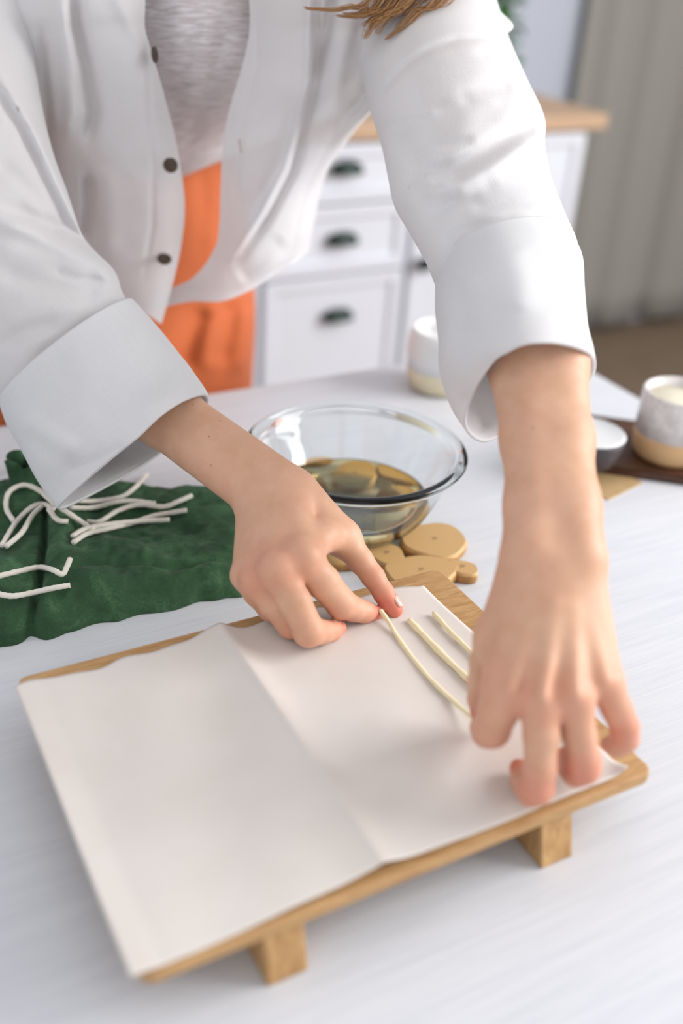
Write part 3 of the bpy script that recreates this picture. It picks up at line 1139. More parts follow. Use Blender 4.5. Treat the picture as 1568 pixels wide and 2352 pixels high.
redL = [(LI[0], .013, .4), (LM[0], .014, .5), (LR_[0], .013, .4), (LP[0], .012, .4), (fL[2][3][0], .014, .9), (fL[3][3][0], .014, .9), (fL[4][2][0], .014, .7), (fL[4][-1][1], .010, .8), (uT[0], .013, .9), (fL[2][-1][1], .012, .9), (fL[3][-1][1], .012, .9), (fL[1][2][0], .012, .6), (fL[1][-1][1], .012, .8)]


def bounds(palm, fingers, pad=0.012):
    pts = []
    for a, b, ra, rb in palm + [s for f in fingers for s in f]:
        pts += [a - ra, a + ra, b - rb, b + rb]
    pts = np.array(pts)
    return pts.min(0) - pad, pts.max(0) + pad


def make_limb(palm, fingers, h):
    lo, hi = bounds(palm, fingers)
    fn = lambda P: sdf_hand(P, palm, fingers, 0.009, 0.003, 0.005)
    V, F = surface_nets(fn, lo, hi, h)
    return relax(V, F, 2, 0.5), F


VR, FR = make_limb(palmR, fR, 0.0014)
VL, FL_ = make_limb(palmL, fL, 0.0013)

SHL, SHR = at(960, -30, .915), at(-100, -80, .96)      # shoulder joints
mid_sh = (SHL + SHR) / 2
pelvis = np.array([0.345, 1.205, 0.84])
chest = mid_sh + np.array([0.0, 0.125, -0.04])
neck0 = mid_sh + np.array([0.0, 0.03, 0.03])
head = np.array([0.42, 0.865, 1.375])
hd = np.array([-0.22, -0.62, -0.75]); hd /= np.linalg.norm(hd)       # where the face looks
hu = np.array([0.05, -0.72, 0.68]); hu -= hd * (hu @ hd); hu /= np.linalg.norm(hu)
hr = np.cross(hd, hu)
def torso_sdf(P):
    A = np.array
    d = seg_d(P, pelvis + A([-.075, .02, 0]), pelvis + A([.075, .02, 0]), .105, .105)
    waist = pelvis * .5 + chest * .5 + A([0, .05, .0])
    for a, b, ra, rb in [(pelvis, waist, .10, .084), (waist, chest, .082, .078),
                         (SHL, mid_sh + A([0, .10, .01]), .040, .045), (SHR, mid_sh + A([0, .10, .01]), .040, .045),
                         (chest + A([.06, .0, 0]), SHL * .75 + SHR * .25 + A([0, .06, 0]), .06, .04), (chest - A([.06, 0, 0]), SHR * .75 + SHL * .25 + A([0, .06, 0]), .06, .04),
                         (SHL, eL[0], .031, eL[1]), (SHR, eR[0], .039, eR[1]),
                         (neck0, head - hu * .07 - hd * .02, .052, .05)]:
        d = smin(d, seg_d(P, a, b, ra, rb), .035)
    for s in (-1, 1):
        hip = pelvis + A([.085 * s, .0, -.06]); kn = A([pelvis[0] + .095 * s, 1.16, .46]); an = A([pelvis[0] + .1 * s, 1.22, .09])
        toe = A([pelvis[0] + .115 * s, 1.06, .045])
        for a, b, ra, rb in ((hip, kn, .085, .058), (kn, an, .056, .036), (an + A([0, .02, -.04]), toe, .036, .030)):
            d = smin(d, seg_d(P, a, b, ra, rb), .03)
    # head with a simple face
    q = P - head
    L = np.stack([q @ hr, q @ hd, q @ hu], 1)
    sk = (np.linalg.norm(L / A([.072, .092, .108]), axis=1) - 1) * .072
    sk = smin(sk, seg_d(L, A([0, .035, -.05]), A([0, .062, -.09]), .046, .030), .03)
    sk = smin(sk, seg_d(L, A([0, .092, .012]), A([0, .108, -.028]), .007, .012), .012)
    for s in (-1, 1):
        sk = smin(sk, seg_d(L, A([.071 * s, -.005, .012]), A([.073 * s, -.008, -.028]), .012, .008), .008)
        sk = -smin(-sk, np.linalg.norm(L - A([.031 * s, .094, .012]), axis=1) - .013, .012)
        sk = smin(sk, np.linalg.norm(L - A([.031 * s, .078, .010]), axis=1) - .0125, .004)
    sk = smin(sk, seg_d(L, A([-.020, .088, -.054]), A([.020, .088, -.054]), .006, .006), .008)
    return smin(d, sk, .02)
VT, FT = surface_nets(torso_sdf, (-0.05, 0.62, 0.012), (0.86, 1.46, 1.56), 0.0075, 6)
VT = relax(VT, FT, 1, 0.5)
nR, nL = len(VR), len(VL)
BV = np.concatenate([VR, VL, VT])
BF = np.concatenate([FR, FL_ + nR, FT + nR + nL])
red = np.zeros(len(BV))
for c_, s_, a_ in redR + redL:
    red += a_ * np.exp(-((BV - c_) ** 2).sum(1) / (2 * (s_ * .75) ** 2))
for s_ in (-.012, 0, .012):
    red += .9 * np.exp(-((BV - (head + hr * s_ + hd * .094 - hu * .054)) ** 2).sum(1) / (2 * .0065 ** 2))
red = np.clip(red, 0, 1)
mole = np.zeros(len(BV))
_rel = BV[:nR + nL] - EYE
_t = _rel @ CF
_px, _py = 784 + FPX * (_rel @ CR) / _t, 1176 - FPX * (_rel @ CU) / _t
for mx, my, ms in ((507, 965, .7), (479, 1001, .8), (484, 1070, .7), (442, 932, .5), (1224, 984, .9), (1201, 1102, .6), (1191, 1207, .45)):
    near = np.where(np.hypot(_px - mx, _py - my) < 14)[0]
    if len(near):
        front = near[_t[near] < _t[near].min() + .012]
        mole[front[np.argmin(np.hypot(_px[front] - mx, _py[front] - my))]] = ms
body = mesh_obj('person', BV, BF, M['skin'], None, True, None, {'redness': red, 'mole': mole})
tag(body, 'person in open white linen shirt and orange trousers leaning over the table, laying wicks', 'person')
person = body

# thumb nail of the right hand
def nail(center, along, normal, w, l):
    along = along / np.linalg.norm(along)
    normal = normal - along * (normal @ along)
    normal /= np.linalg.norm(normal)
    side = np.cross(along, normal)
    vs, fs = [], []
    n, m = 8, 8
    for i in range(n + 1):
        for j in range(m + 1):
            u, v = i / n * 2 - 1, j / m * 2 - 1
            k_ = 1 - 0.25 * abs(v) ** 4
            vs.append(center + along * (l * v) * (1 - .12 * u * u) + side * (w * u * k_) - normal * (w * 0.55 * u * u) + normal * 0.0003)
    for i in range(n):
        for j in range(m):
            a = i * (m + 1) + j
            fs.append((a, a + 1, a + m + 2, a + m + 1))
    o = mesh_obj('nail', vs, fs, M['nail'], person)
    s = o.modifiers.new('thick', 'SOLIDIFY'); s.thickness = 0.0004


_th = (tT[0] - tI[0]) / np.linalg.norm(tT[0] - tI[0])
nail(tT[0] - _th * .0035 + (tT[1] + .0006) * (CR * .80 + CU * .52 - CF * .30) / 1.0, tT[0] - tI[0], CR * .80 + CU * .52 - CF * .30, .0040, .0048)


# ------------------------------------------------------------------ clothing
def polydist(px, py, pts):
    """signed distance in pixels from an image-plane polyline used to sculpt folds."""
    best = np.full(px.shape, 1e9); sgn = np.zeros(px.shape); par = np.zeros(px.shape)
    pts = np.asarray(pts, float)
    n = len(pts) - 1
    for i in range(n):
        a, b = pts[i], pts[i + 1]
        d = b - a
        L2 = d @ d
        h = np.clip(((px - a[0]) * d[0] + (py - a[1]) * d[1]) / L2, 0, 1)
        qx, qy = px - (a[0] + h * d[0]), py - (a[1] + h * d[1])
        dist = np.hypot(qx, qy)
        m = dist < best
        best = np.where(m, dist, best)
        sgn = np.where(m, np.sign(d[0] * qy - d[1] * qx), sgn)
        par = np.where(m, (i + h) / n, par)
    return best * sgn, par


def folds(V, fl):
    """push cloth along its depth to form folds; each fold = (polyline, width px, height m, kind)."""
    V = np.asarray(V, float)
    rel = V - EYE
    t = rel @ CF
    px = 784 + FPX * (rel @ CR) / t
    py = 1176 - FPX * (rel @ CU) / t
    dt = np.zeros(len(V))
    for pts, w, a, kind in fl:
        s, par = polydist(px, py, pts)
        fade = np.clip(np.minimum(par, 1 - par) * 6 + 0.15, 0, 1)
        if kind == 'ridge':
            dt -= a * fade * np.exp(-(s / w) ** 2)
        elif kind == 'valley':
            dt += a * fade * np.exp(-(s / w) ** 2)
        else:                                        # 'step': high on the negative side, drops on the positive
            x = s / w
            dt += a * fade * 2.1 * x * np.exp(-x * x * 0.9)
    out = V + (V - EYE) / t[:, None] * dt[:, None]
    return out + wrinkle(V)


def wrinkle(V, amp=0.0015, scale=22.0):
    out = np.zeros_like(V)
    for i, v in enumerate(V):
        q = Vector((v[0] * scale, v[1] * scale, v[2] * scale))
        n1 = mnoise.noise(q)
        n2 = mnoise.noise(q * 2.3 + Vector((3, 1, 7)))
        out[i] = (n1 + 0.45 * n2) * amp
    return out * np.array([-0.5, -0.8, 0.3])


def grid_mesh(C, nu, nv, closed_u=False):
    """C[rows][cols][3] -> vertices, faces, uv in metres"""
    C = np.asarray(C, float)
    A_ = catmull(C, nv)                                   # along rows
    B = catmull(np.swapaxes(A_, 0, 1), nu, closed_u)      # (nu, nv, 3)
    B = np.swapaxes(B, 0, 1)
    V = B.reshape(-1, 3)
    du = np.linalg.norm(np.diff(B, axis=1), axis=2).mean(0).cumsum()
    dv = np.linalg.norm(np.diff(B, axis=0), axis=2).mean(1).cumsum()
    U_ = np.concatenate([[0], du]); V_ = np.concatenate([[0], dv])
    uv = np.stack(np.meshgrid(U_, V_), -1).reshape(-1, 2)
    F = []
    for j in range(nv - 1):
        for i in range(nu if closed_u else nu - 1):
            i2 = (i + 1) % nu
            F.append((j * nu + i, j * nu + i2, (j + 1) * nu + i2, (j + 1) * nu + i))
    return V, F, uv


def ring(a, b, t, depth, tilt=0, sag=0.0, n=12, ta=0.0):
    """closed ring through screen-extremes a and b; front bulges to the viewer by depth."""
    a = np.array(a, float); b = np.array(b, float)
    mid_, half = (a + b) / 2, (b - a) / 2
    nrm = np.array([half[1], -half[0]]); nrm /= np.linalg.norm(nrm)       # 'up' side across the axis
    out = []
    for k_ in range(n):
        th = 2 * math.pi * k_ / n
        p = mid_ + half * math.cos(th) + nrm * tilt * math.sin(th)
        out.append(at(p[0], p[1], t + ta * math.cos(th) - depth * math.sin(th)))
    return out


parts_V, parts_F, parts_uv = [], [], []
def add_part(V, F, uv):
    off = sum(len(v) for v in parts_V)
    parts_V.append(np.asarray(V)); parts_uv.append(np.asarray(uv))
    parts_F.extend([tuple(i + off for i in f) for f in F])


# left sleeve (upper arm of the near arm)
rings = [ring((826, 150), (1128, -40), .905, .060, 60),
         ring((848, 246), (1166, 78), .880, .066, 70),
         ring((862, 292), (1206, 172), .858, .066, 62),
         ring((878, 345), (1250, 268), .838, .062, 50),
         ring((892, 415), (1251, 332), .818, .060, 42),
         ring((906, 475), (1266, 405), .800, .060, 40),
         ring((948, 548), (1300, 495), .775, .058, 46),
         ring((982, 612), (1328, 565), .752, .055, 50),
         ring((1010, 690), (1325, 640), .735, .050, 55),
         ring((1025, 760), (1330, 700), .718, .046, 55)]
V, F, uv = grid_mesh(rings, 120, 130, True)
V = folds(V, [
    ([(960, 425), (1050, 405), (1130, 360), (1200, 315), (1262, 285)], 27, -.0125, 'step'),
    ([(1000, 500), (1090, 455), (1180, 430), (1270, 428)], 30, -.003, 'ridge'),
    ([(1010, 560), (1070, 530), (1170, 508), (1290, 500)], 18, .007, 'valley'),
    ([(900, 300), (950, 360), (975, 420)], 26, .006, 'valley'),
    ([(1050, 230), (1110, 205), (1180, 190)], 24, .0045, 'valley'),
    ([(1060, 330), (1075, 260), (1090, 200)], 30, .002, 'ridge'),
    ([(1150, 300), (1190, 240), (1195, 170)], 26, .002, 'ridge'),
    ([(930, 480), (960, 440), (1000, 420)], 22, .004, 'ridge'),
    ([(1120, 420), (1200, 400), (1260, 400)], 26, .003, 'ridge'),
    ([(985, 500), (1040, 470), (1110, 455)], 14, .004, 'valley'),
    ([(1080, 480), (1170, 465), (1270, 470)], 12, .0035, 'valley'),
    ([(880, 270), (940, 255), (1010, 262)], 14, .0035, 'ridge'),
    ([(1010, 235), (1090, 225), (1150, 235)], 12, .003, 'ridge'),
    ([(960, 320), (1030, 330), (1090, 320)], 14, .0035, 'valley'),
    ([(1090, 120), (1150, 130), (1190, 150)], 12, .003, 'valley'),
    ([(846, 250), (880, 205), (930, 150), (985, 112), (1050, 90), (1170, 84)], 9, .004, 'valley'),
])
add_part(V, F, uv)
# right sleeve
rr_ = [ring((190, -330), (-170, -260), .965, .05, -16),
       ring((130, -190), (-280, -60), .942, .06, -18),
       ring((95, -60), (-330, 110), .925, .06, -20),
       ring((82, 130), (-330, 290), .905, .064, -20),
       ring((112, 312), (-310, 480), .888, .066, -20),
       ring((156, 445), (-240, 650), .874, .066, -22),
       ring((192, 545), (-150, 790), .864, .060, -24),
       ring((262, 620), (-62, 855), .852, .056, -26),
       ring((282, 672), (-10, 905), .842, .052, -28),
       ring((320, 740), (40, 950), .830, .046, -28),
       ring((350, 800), (70, 990), .818, .042, -28)]
V, F, uv = grid_mesh(rr_, 120, 130, True)
V = folds(V, [
    ([(-20, 480), (80, 520), (160, 560), (230, 590), (275, 640)], 24, -.010, 'step'),
    ([(-20, 165), (60, 290), (112, 400), (160, 500), (200, 560)], 14, .008, 'step'),
    ([(-20, 360), (50, 430), (110, 500), (150, 540)], 26, .006, 'valley'),
    ([(60, 850), (140, 790), (220, 735), (300, 690)], 26, .005, 'valley'),
    ([(-10, 620), (80, 650), (170, 670), (240, 680)], 22, .005, 'valley'),
    ([(-10, 800), (60, 760), (140, 740)], 18, .004, 'valley'), ([(120, 620), (180, 640), (250, 650)], 12, .004, 'valley'),
    ([(0, 400), (60, 450), (110, 510)], 14, .004, 'ridge'),
    ([(0, 740), (60, 710), (130, 700), (210, 690)], 34, .004, 'ridge'),
    ([(0, 200), (85, 330), (140, 450), (185, 540)], 14, .006, 'ridge'), ([(-10, 560), (60, 580), (150, 600), (220, 640)], 26, .004, 'ridge'),
])
add_part(V, F, uv)

# right front panel (button side) ; columns from placket edge outwards, then round the back
def P3(*pts): return [at(x, y_, t) for x, y_, t in pts]
rf = [
    P3((332, -170, .885), (270, -170, .865), (180, -175, .860), (80, -180, .868), (0, -180, .89), (-60, -180, .95), (60, -210, 1.10)),
    P3((333, 0, .882), (285, 0, .866), (190, 0, .862), (90, 0, .870), (10, 10, .895), (-30, 20, .96), (120, 10, 1.14)),
    P3((333, 65, .892), (290, 65, .876), (200, 70, .872), (110, 75, .880), (30, 85, .905), (0, 100, .97), (150, 80, 1.15)),
    P3((352, 130, .905), (305, 135, .889), (220, 140, .886), (130, 145, .896), (55, 160, .92), (30, 170, .98), (170, 150, 1.16)),
    P3((382, 235, .930), (330, 240, .914), (245, 245, .910), (160, 255, .920), (90, 270, .94), (70, 280, 1.0), (190, 250, 1.17)),
    P3((410, 355, .956), (360, 358, .940), (275, 362, .935), (195, 372, .944), (130, 385, .965), (110, 390, 1.03), (210, 360, 1.18)),
    P3((424, 470, .980), (375, 472, .964), (295, 475, .958), (220, 482, .966), (160, 492, .985), (140, 495, 1.05), (230, 460, 1.19)),
    P3((416, 565, .998), (368, 568, .984), (292, 568, .977), (225, 570, .982), (175, 575, 1.0), (150, 570, 1.07), (240, 540, 1.2)),
    P3((396, 655, 1.014), (352, 652, 1.001), (285, 645, .994), (225, 640, .997), (180, 635, 1.015), (160, 625, 1.08), (245, 590, 1.21)),
    P3((371, 744, 1.030), (335, 722, 1.018), (278, 695, 1.009), (222, 678, 1.010), (180, 665, 1.025), (160, 650, 1.09), (245, 620, 1.21)),
]
V, F, uv = grid_mesh(rf, 130, 150)
V = folds(V, [
    ([(172, -30), (178, 60), (200, 150), (215, 260), (200, 330)], 14, .014, 'valley'),
    ([(135, -30), (145, 60), (160, 160), (165, 260), (150, 330)], 16, .008, 'ridge'),
    ([(260, -20), (300, 60), (340, 110)], 18, .003, 'ridge'),
    ([(338, 100), (345, 250), (352, 400), (350, 520), (330, 640)], 7, .0016, 'valley'),
    ([(95, 60), (100, 170), (108, 260), (112, 320)], 12, .008, 'valley'),
    ([(200, 400), (205, 470), (196, 560)], 12, .015, 'valley'),
    ([(240, 380), (250, 480), (245, 600)], 30, .004, 'ridge'),
])
add_part(V, F, uv)
# left front panel
lf = [
    P3((560, -170, .895), (640, -170, .868), (760, -170, .852), (900, -175, .848), (1030, -175, .86), (1110, -165, .90), (1020, -230, 1.02)),
    P3((572, 0, .905), (640, 0, .885), (730, 0, .872), (860, 0, .860), (1010, 0, .848), (1133, 2, .885), (1090, -20, .98)),
    P3((572, 75, .913), (640, 75, .896), (725, 75, .884), (840, 75, .874), (1000, 72, .846), (1167, 74, .878), (1120, 60, .96)),
    P3((557, 150, .925), (625, 152, .912), (700, 155, .905), (790, 160, .903), (890, 158, .893), (962, 130, .862), (985, 150, .95)),
    P3((530, 240, .942), (595, 243, .932), (665, 248, .930), (735, 252, .935), (800, 252, .935), (848, 247, .915), (880, 230, 1.0)),
    P3((512, 330, .960), (570, 335, .952), (630, 340, .953), (690, 342, .962), (745, 340, .972), (788, 332, .985), (800, 320, 1.06)),
    P3((506, 430, .978), (555, 435, .972), (605, 440, .974), (655, 440, .984), (697, 437, .998), (731, 428, 1.02), (745, 410, 1.10)),
    P3((503, 515, .993), (545, 525, .988), (590, 535, .990), (635, 540, 1.0), (673, 538, 1.015), (706, 528, 1.04), (722, 510, 1.13)),
    P3((492, 572, 1.004), (535, 590, 1.0), (580, 600, 1.003), (625, 598, 1.013), (664, 582, 1.03), (697, 562, 1.055), (715, 545, 1.14)),
    P3((440, 640, 1.015), (495, 650, 1.012), (550, 648, 1.015), (605, 630, 1.022), (650, 606, 1.037), (692, 578, 1.06), (712, 562, 1.145)),
    P3((350, 680, 1.040), (425, 684, 1.024), (500, 682, 1.020), (575, 658, 1.026), (635, 622, 1.04), (690, 586, 1.062), (710, 572, 1.146)),
    P3((338, 716, 1.045), (430, 694, 1.026), (510, 692, 1.022), (580, 664, 1.027), (638, 627, 1.04), (689, 592, 1.062), (709, 578, 1.147)),
]
V, F, uv = grid_mesh(lf, 150, 160)
V = folds(V, [
    ([(720, -40), (718, 80), (716, 180), (692, 280), (662, 390), (610, 490), (545, 585)], 13, -.011, 'step'),
    ([(770, -30), (745, 90), (718, 190)], 14, .014, 'valley'),
    ([(800, 60), (780, 150), (760, 250), (735, 330)], 26, .005, 'ridge'),
    ([(885, 90), (870, 160), (850, 230), (800, 262)], 16, .010, 'valley'),
    ([(835, 30), (815, 120), (795, 200)], 14, .008, 'valley'),
    ([(588, 20), (590, 150), (560, 260), (545, 380), (540, 500)], 7, .0014, 'valley'),
    ([(1135, 110), (1040, 88), (960, 140), (905, 205), (860, 245)], 7, .004, 'valley'),
    ([(545, 640), (600, 600), (650, 545)], 24, .004, 'valley'),
])
add_part(V, F, uv)
# back of the shirt
bk = []
for w in np.linspace(0, 1, 6):
    top_l, top_r = SHR + np.array([-.06, .02, .06]), SHL + np.array([.05, .02, .055])
    bot_l, bot_r = np.array([.19, 1.26, .84]), np.array([.52, 1.22, .84])
    a, b = top_l * (1 - w) + bot_l * w, top_r * (1 - w) + bot_r * w
    rowp = []
    for u in np.linspace(0, 1, 7):
        p = a * (1 - u) + b * u
        p = p + np.array([.04, .13, .06]) * math.sin(math.pi * u) ** .7 * (0.55 + .45 * (1 - w))
        rowp.append(p)
    bk.append(rowp)
V, F, uv = grid_mesh(bk, 50, 50)
add_part(V, F, uv)
# yoke over both shoulders, from the front panels to the back
def back_top(u):
    a = SHR + np.array([-.06, .02, .06]); b = SHL + np.array([.05, .02, .055])
    return a * (1 - u) + b * u + np.array([.04, .13, .06]) * math.sin(math.pi * u) ** .7
for front, u0, u1, sh in ((lf[0][:6], .60, 1.0, SHL), (rf[0][:6], .40, 0.0, SHR)):
    f_ = np.array(front)
    rows_ = [f_]
    for w in (.35, .7, 1.0):
        r_ = []
        for q in range(6):
            u = q / 5
            bp_ = back_top(u0 + (u1 - u0) * u)
            r_.append(f_[q] * (1 - w) + bp_ * w + np.array([0, 0, .05 * math.sin(math.pi * w) + .012 * (1 - u) * w]))
        rows_.append(np.array(r_))
    V, F, uv = grid_mesh(rows_, 40, 30)
    add_part(V, F, uv)
# collar stand around the neck
cl = []
for w in (0, .5, 1):
    rowp = []
    for u in np.linspace(-0.72, 0.72, 9):
        a = math.pi * u
        c_ = neck0 + np.array([0.0, 0.01, 0.03 + .045 * w])
        rowp.append(c_ + np.array([math.sin(a) * (.075 - .01 * w), math.cos(a) * (.075 - .01 * w) + .01, .02 * math.cos(a)]))
    cl.append(rowp)
V, F, uv = grid_mesh(cl, 40, 8)
add_part(V, F, uv)
shirt = mesh_obj('shirt', np.concatenate(parts_V), parts_F, M['shirt'], person, True, np.concatenate(parts_uv))
shirt['label'] = 'loose white linen shirt worn open'

# rolled cuffs
def cuff(rings_, fl, name='rolled_cuff'):
    V, F, uv = grid_mesh(rings_, 120, 70, True)
    V = folds(V, fl)
    o = mesh_obj(name, V, F, M['shirt'], shirt, True, uv)
    s = o.modifiers.new('thick', 'SOLIDIFY'); s.thickness = 0.0026; s.offset = -1
    return o

def ring8(*pts):
    return catmull([at(x, y_, t) for x, y_, t in pts], 12, True)
cuff([ring((1006, 628), (1308, 532), .758, .060, 72),
      ring((1000, 672), (1337, 585), .744, .062, 76),
      ring((1001, 735), (1342, 660), .724, .062, 78),
      ring8((1350, 745, .706), (1310, 722, .664), (1220, 712, .646), (1120, 745, .652), (1040, 790, .675), (1006, 830, .703), (1050, 870, .745), (1200, 850, .765), (1320, 800, .74)),
      ring8((1363, 800, .688), (1325, 768, .650), (1225, 758, .634), (1140, 788, .640), (1078, 840, .664), (1026, 905, .700), (1075, 965, .740), (1210, 930, .755), (1330, 870, .73)),
      ring8((1369, 834, .682), (1334, 799, .648), (1226, 784, .630), (1158, 813, .637), (1112, 862, .662), (1062, 965, .700), (1112, 1016, .735), (1215, 965, .748), (1335, 895, .72)),
      ],
     [([(1180, 560), (1200, 640), (1190, 720)], 40, .003, 'ridge'), ([(1020, 640), (1060, 700), (1060, 780)], 30, .003, 'valley'),
      ([(1260, 560), (1290, 640), (1300, 740)], 30, .003, 'ridge'), ([(1060, 900), (1085, 940), (1110, 1000)], 16, .004, 'valley')])
cuff([ring((300, 692), (4, 922), .838, .058, -28),
      ring((350, 748), (22, 972), .828, .058, -26),
      ring((395, 803), (50, 1022), .816, .056, -24),
      ring((433, 852), (86, 1090), .804, .053, -22),
      ring8((124, 1146, .795), (205, 1066, .754), (300, 985, .744), (385, 915, .752), (462, 895, .795), (440, 945, .828), (340, 1030, .838), (232, 1096, .828)),
      ring8((140, 1165, .790), (226, 1082, .751), (318, 1006, .742), (396, 937, .750), (469, 911, .790), (452, 962, .824), (354, 1049, .834), (248, 1113, .824))],
     [([(150, 1080), (220, 1060), (300, 1020)], 18, .004, 'valley'), ([(60, 960), (120, 1000), (180, 1040)], 20, .006, 'ridge'),
      ([(150, 860), (260, 800), (340, 770)], 40, .002, 'ridge'), ([(200, 960), (300, 900), (400, 850)], 40, .0025, 'valley')])

# buttons
def button(px, py, t, face, parent):
    prof = [(0.0001, 0.0014), (0.0026, 0.0015), (0.0040, 0.0022), (0.0056, 0.0030), (0.0065, 0.0026), (0.0067, 0.0014), (0.0060, 0.0003), (0.0001, 0.0)]
    o = lathe('button', prof, M['horn'], parent, seg=28)
    n = np.array(face, float)
    o.rotation_euler = Vector(n).to_track_quat('Z', 'Y').to_euler()
    o.location = at(px, py, t)
fc = -(CF * .9) + CR * .25
button(391, 381, .937, fc, shirt)
button(377, 598, .986, fc + CU * .55, shirt)
button(351, 126, .891, CR * 1.0 - CF * .12, shirt)

_bh = [at(549, 320, .9475), at(551, 335, .9490), at(554, 351, .9510)]
tube('buttonhole', _bh, .0007, plain('buttonhole_thread', lin(196, 182, 170), .9), shirt, 6, 8)

# undershirt
us = []
for yv, tc, xs in ((-170, .900, 0), (-60, .905, 0), (40, .918, 0), (120, .936, 0), (200, .972, 4), (270, 1.02, 8), (330, 1.085, 12), (380, 1.125, 14)):
    rowp = []
    for x, dt in ((130, .16), (240, .055), (330, .018), (440, .0), (550, .012), (650, .05), (760, .15)):
        rowp.append(at(x + xs, yv - (.40 * (x - 465) if yv > 300 else .2 * (x - 465) if yv > 230 else 0), tc + dt))
    us.append(rowp)
V, F, uv = grid_mesh(us, 90, 80)
V = folds(V, [([(430, -20), (400, 80), (390, 200)], 26, .004, 'ridge'), ([(520, 60), (470, 200), (425, 340)], 22, .006, 'valley'), ([(480, 20), (470, 120), (440, 260)], 24, .005, 'ridge'),
              ([(380, 60), (395, 180), (405, 300)], 20, .003, 'valley')])
und = mesh_obj('undershirt', V, F, M['slub'], person, True, uv)
s = und.modifiers.new('thick', 'SOLIDIFY'); s.thickness = 0.001
und['label'] = 'heathered grey-white slub T-shirt'

# trousers
def hip_ring(cx, cy, rx, ry, z, n=16, k_=0):
    out = []
    for i in range(n):
        a = 2 * math.pi * i / n
        out.append(np.array([cx + rx * math.cos(a), cy + ry * math.sin(a), z]))
    return out
tr_rings = [hip_ring(.390, 1.205, .125, .100, 1.00), hip_ring(.388, 1.205, .130, .104, .96), hip_ring(.380, 1.200, .148, .115, .90), hip_ring(.372, 1.185, .160, .125, .84),
            hip_ring(.366, 1.172, .166, .130, .78), hip_ring(.362, 1.17, .168, .130, .70), hip_ring(.360, 1.175, .17, .128, .62)]
V, F, uv = grid_mesh(tr_rings, 120, 80, True)
V = folds(V, [([(470, 700), (440, 780), (420, 850)], 30, .014, 'valley'), ([(530, 690), (520, 760), (500, 840)], 28, .012, 'valley'), ([(500, 690), (480, 790), (470, 860)], 24, .008, 'ridge'),
              ([(575, 700), (560, 780), (545, 860)], 26, .012, 'ridge'), ([(610, 660), (600, 760), (590, 860)], 20, .005, 'valley'), ([(460, 380), (465, 480), (455, 600)], 16, .004, 'valley')])
tv, tf, tu = [V], list(F), [uv]
for s_ in (-1, 1):
    cx = .36 + .088 * s_
    lr = [hip_ring(cx, 1.175, .086, .118, .66, 12), hip_ring(cx, 1.17, .085, .105, .5, 12), hip_ring(cx + .01 * s_, 1.18, .085, .10, .3, 12), hip_ring(cx + .012 * s_, 1.19, .088, .10, .09, 12)]
    v, f, u = grid_mesh(lr, 40, 30, True)
    off = sum(len(q) for q in tv)
    tv.append(v); tu.append(u)
    tf += [tuple(i + off for i in q) for q in f]
trs = mesh_obj('trousers', np.concatenate(tv), tf, M['orange'], person, True, np.concatenate(tu))
s = trs.modifiers.new('thick', 'SOLIDIFY'); s.thickness = 0.0012
trs['label'] = 'high-waisted burnt orange trousers'

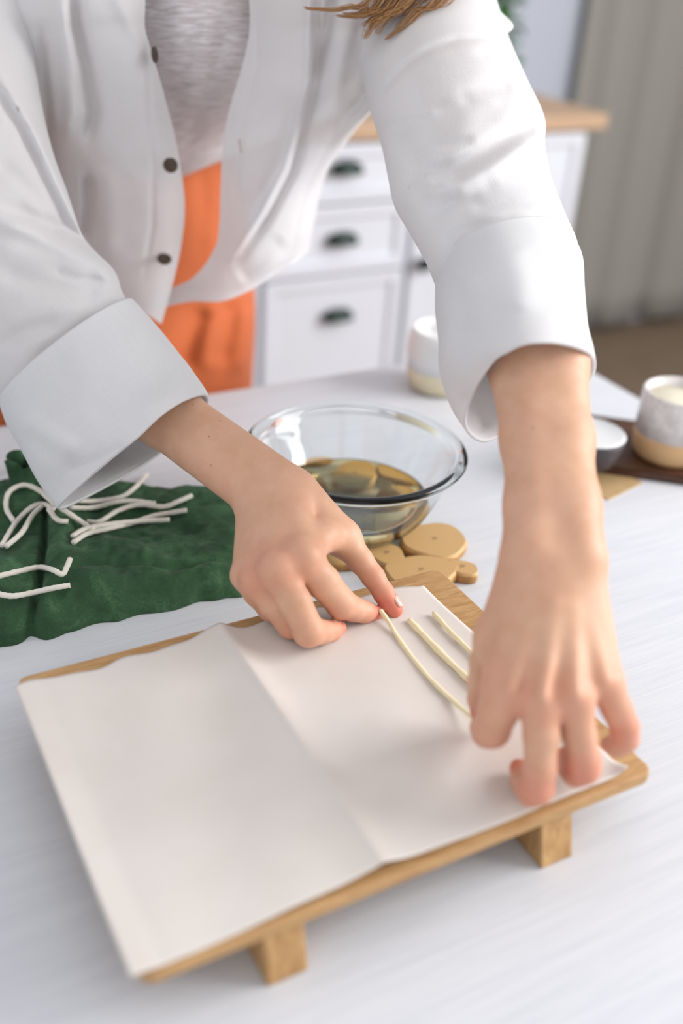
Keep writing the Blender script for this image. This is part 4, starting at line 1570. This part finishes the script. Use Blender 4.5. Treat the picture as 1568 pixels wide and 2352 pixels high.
# hair -----------------------------------------------------------------------
hv, hf = [], []
def add_hair(path, r):
    v, f = tube_arrays(path, r, 5, cap=False)
    off = len(hv)
    hv.extend(v)
    hf.extend([tuple(i + off for i in q) for q in f])
locks = [([(845, 0), (804, 15), (766, 22), (713, 20), (699, 16)], 8, 7), ([(904, 0), (869, 23), (822, 37), (775, 36)], 16, 11), ([(880, 0), (850, 22), (815, 33), (790, 30)], 12, 10),
         ([(933, 0), (889, 32), (857, 59), (839, 88)], 16, 13), ([(950, -5), (905, 28), (880, 52), (868, 78)], 10, 12), ([(1021, 0), (971, 23), (933, 59), (898, 82), (886, 91)], 14, 8),
         ([(915, 0), (880, 30), (850, 45), (835, 60)], 12, 12), ([(990, 0), (950, 20), (920, 52), (905, 70)], 8, 8)]
hair_root = head + hr * 0.0 - hd * .03 + hu * .02
for pts, cnt, sp in locks:
    for q in range(cnt * 3):
        w = 1.0 + rng.normal(0, .15)
        P_ = []
        ox, oy = rng.normal(0, sp * 1.25), rng.normal(0, sp * .55)
        t0 = .836 + rng.normal(0, .006)
        for i, (x, y_) in enumerate(pts):
            g = 1 - 0.75 * i / (len(pts) - 1)
            P_.append(at(x + ox * g + rng.normal(0, .8), y_ + oy * g + rng.normal(0, .8), t0))
        rt = head - hr * abs(rng.normal(.045, .02)) - hd * .02 + hu * (.07 + rng.normal(0, .02)) 
        lowp = at(pts[0][0] + 90 + ox * 1.3, -170 + oy, t0 + .0)
        P_ = [rt, rt * .5 + lowp * .5 + np.array([.035, .02, 0.03]), lowp] + P_
        P_ = catmull(P_, 46)
        add_hair(P_, np.concatenate([np.full(28, .00027), np.linspace(.00027, .00006, 18)]))
# cap of hair over the skull
nth, nph = 40, 26
off = len(hv)
for j in range(nph + 1):
    for i in range(nth):
        th = 2 * math.pi * i / nth
        ph = math.pi * j / nph
        l = np.array([math.sin(ph) * math.cos(th), math.sin(ph) * math.sin(th), math.cos(ph)])
        s_ = 1.0 if not (l[1] > 0.35 and l[2] < 0.62) else 0.86
        rr2 = np.array([.080, .098, .117]) * s_ * (1 + .012 * math.sin(th * 17))
        lp = l * rr2
        hv.append(head + hr * lp[0] + hd * (lp[1] - .006) + hu * (lp[2] + .006))
for j in range(nph):
    for i in range(nth):
        i2 = (i + 1) % nth
        hf.append((off + j * nth + i, off + j * nth + i2, off + (j + 1) * nth + i2, off + (j + 1) * nth + i))
for s_ in (-1, 1):
    add_hair(catmull([head + hr * (x * s_) + hd * y_ + hu * z for x, y_, z in ((.014, .094, .030), (.03, .091, .036), (.048, .074, .031))], 10), np.array([.0015, .002, .0022, .0022, .0022, .002, .0018, .0014, .001, .0005]))
    add_hair(catmull([head + hr * (x * s_) + hd * y_ + hu * z for x, y_, z in ((.018, .0925, .004), (.031, .0935, .001), (.045, .083, .004))], 10), np.full(10, .0009))
hairo = mesh_obj('hair', hv, hf, M['hair'], person)
hairo['label'] = 'long light brown hair hanging forward'
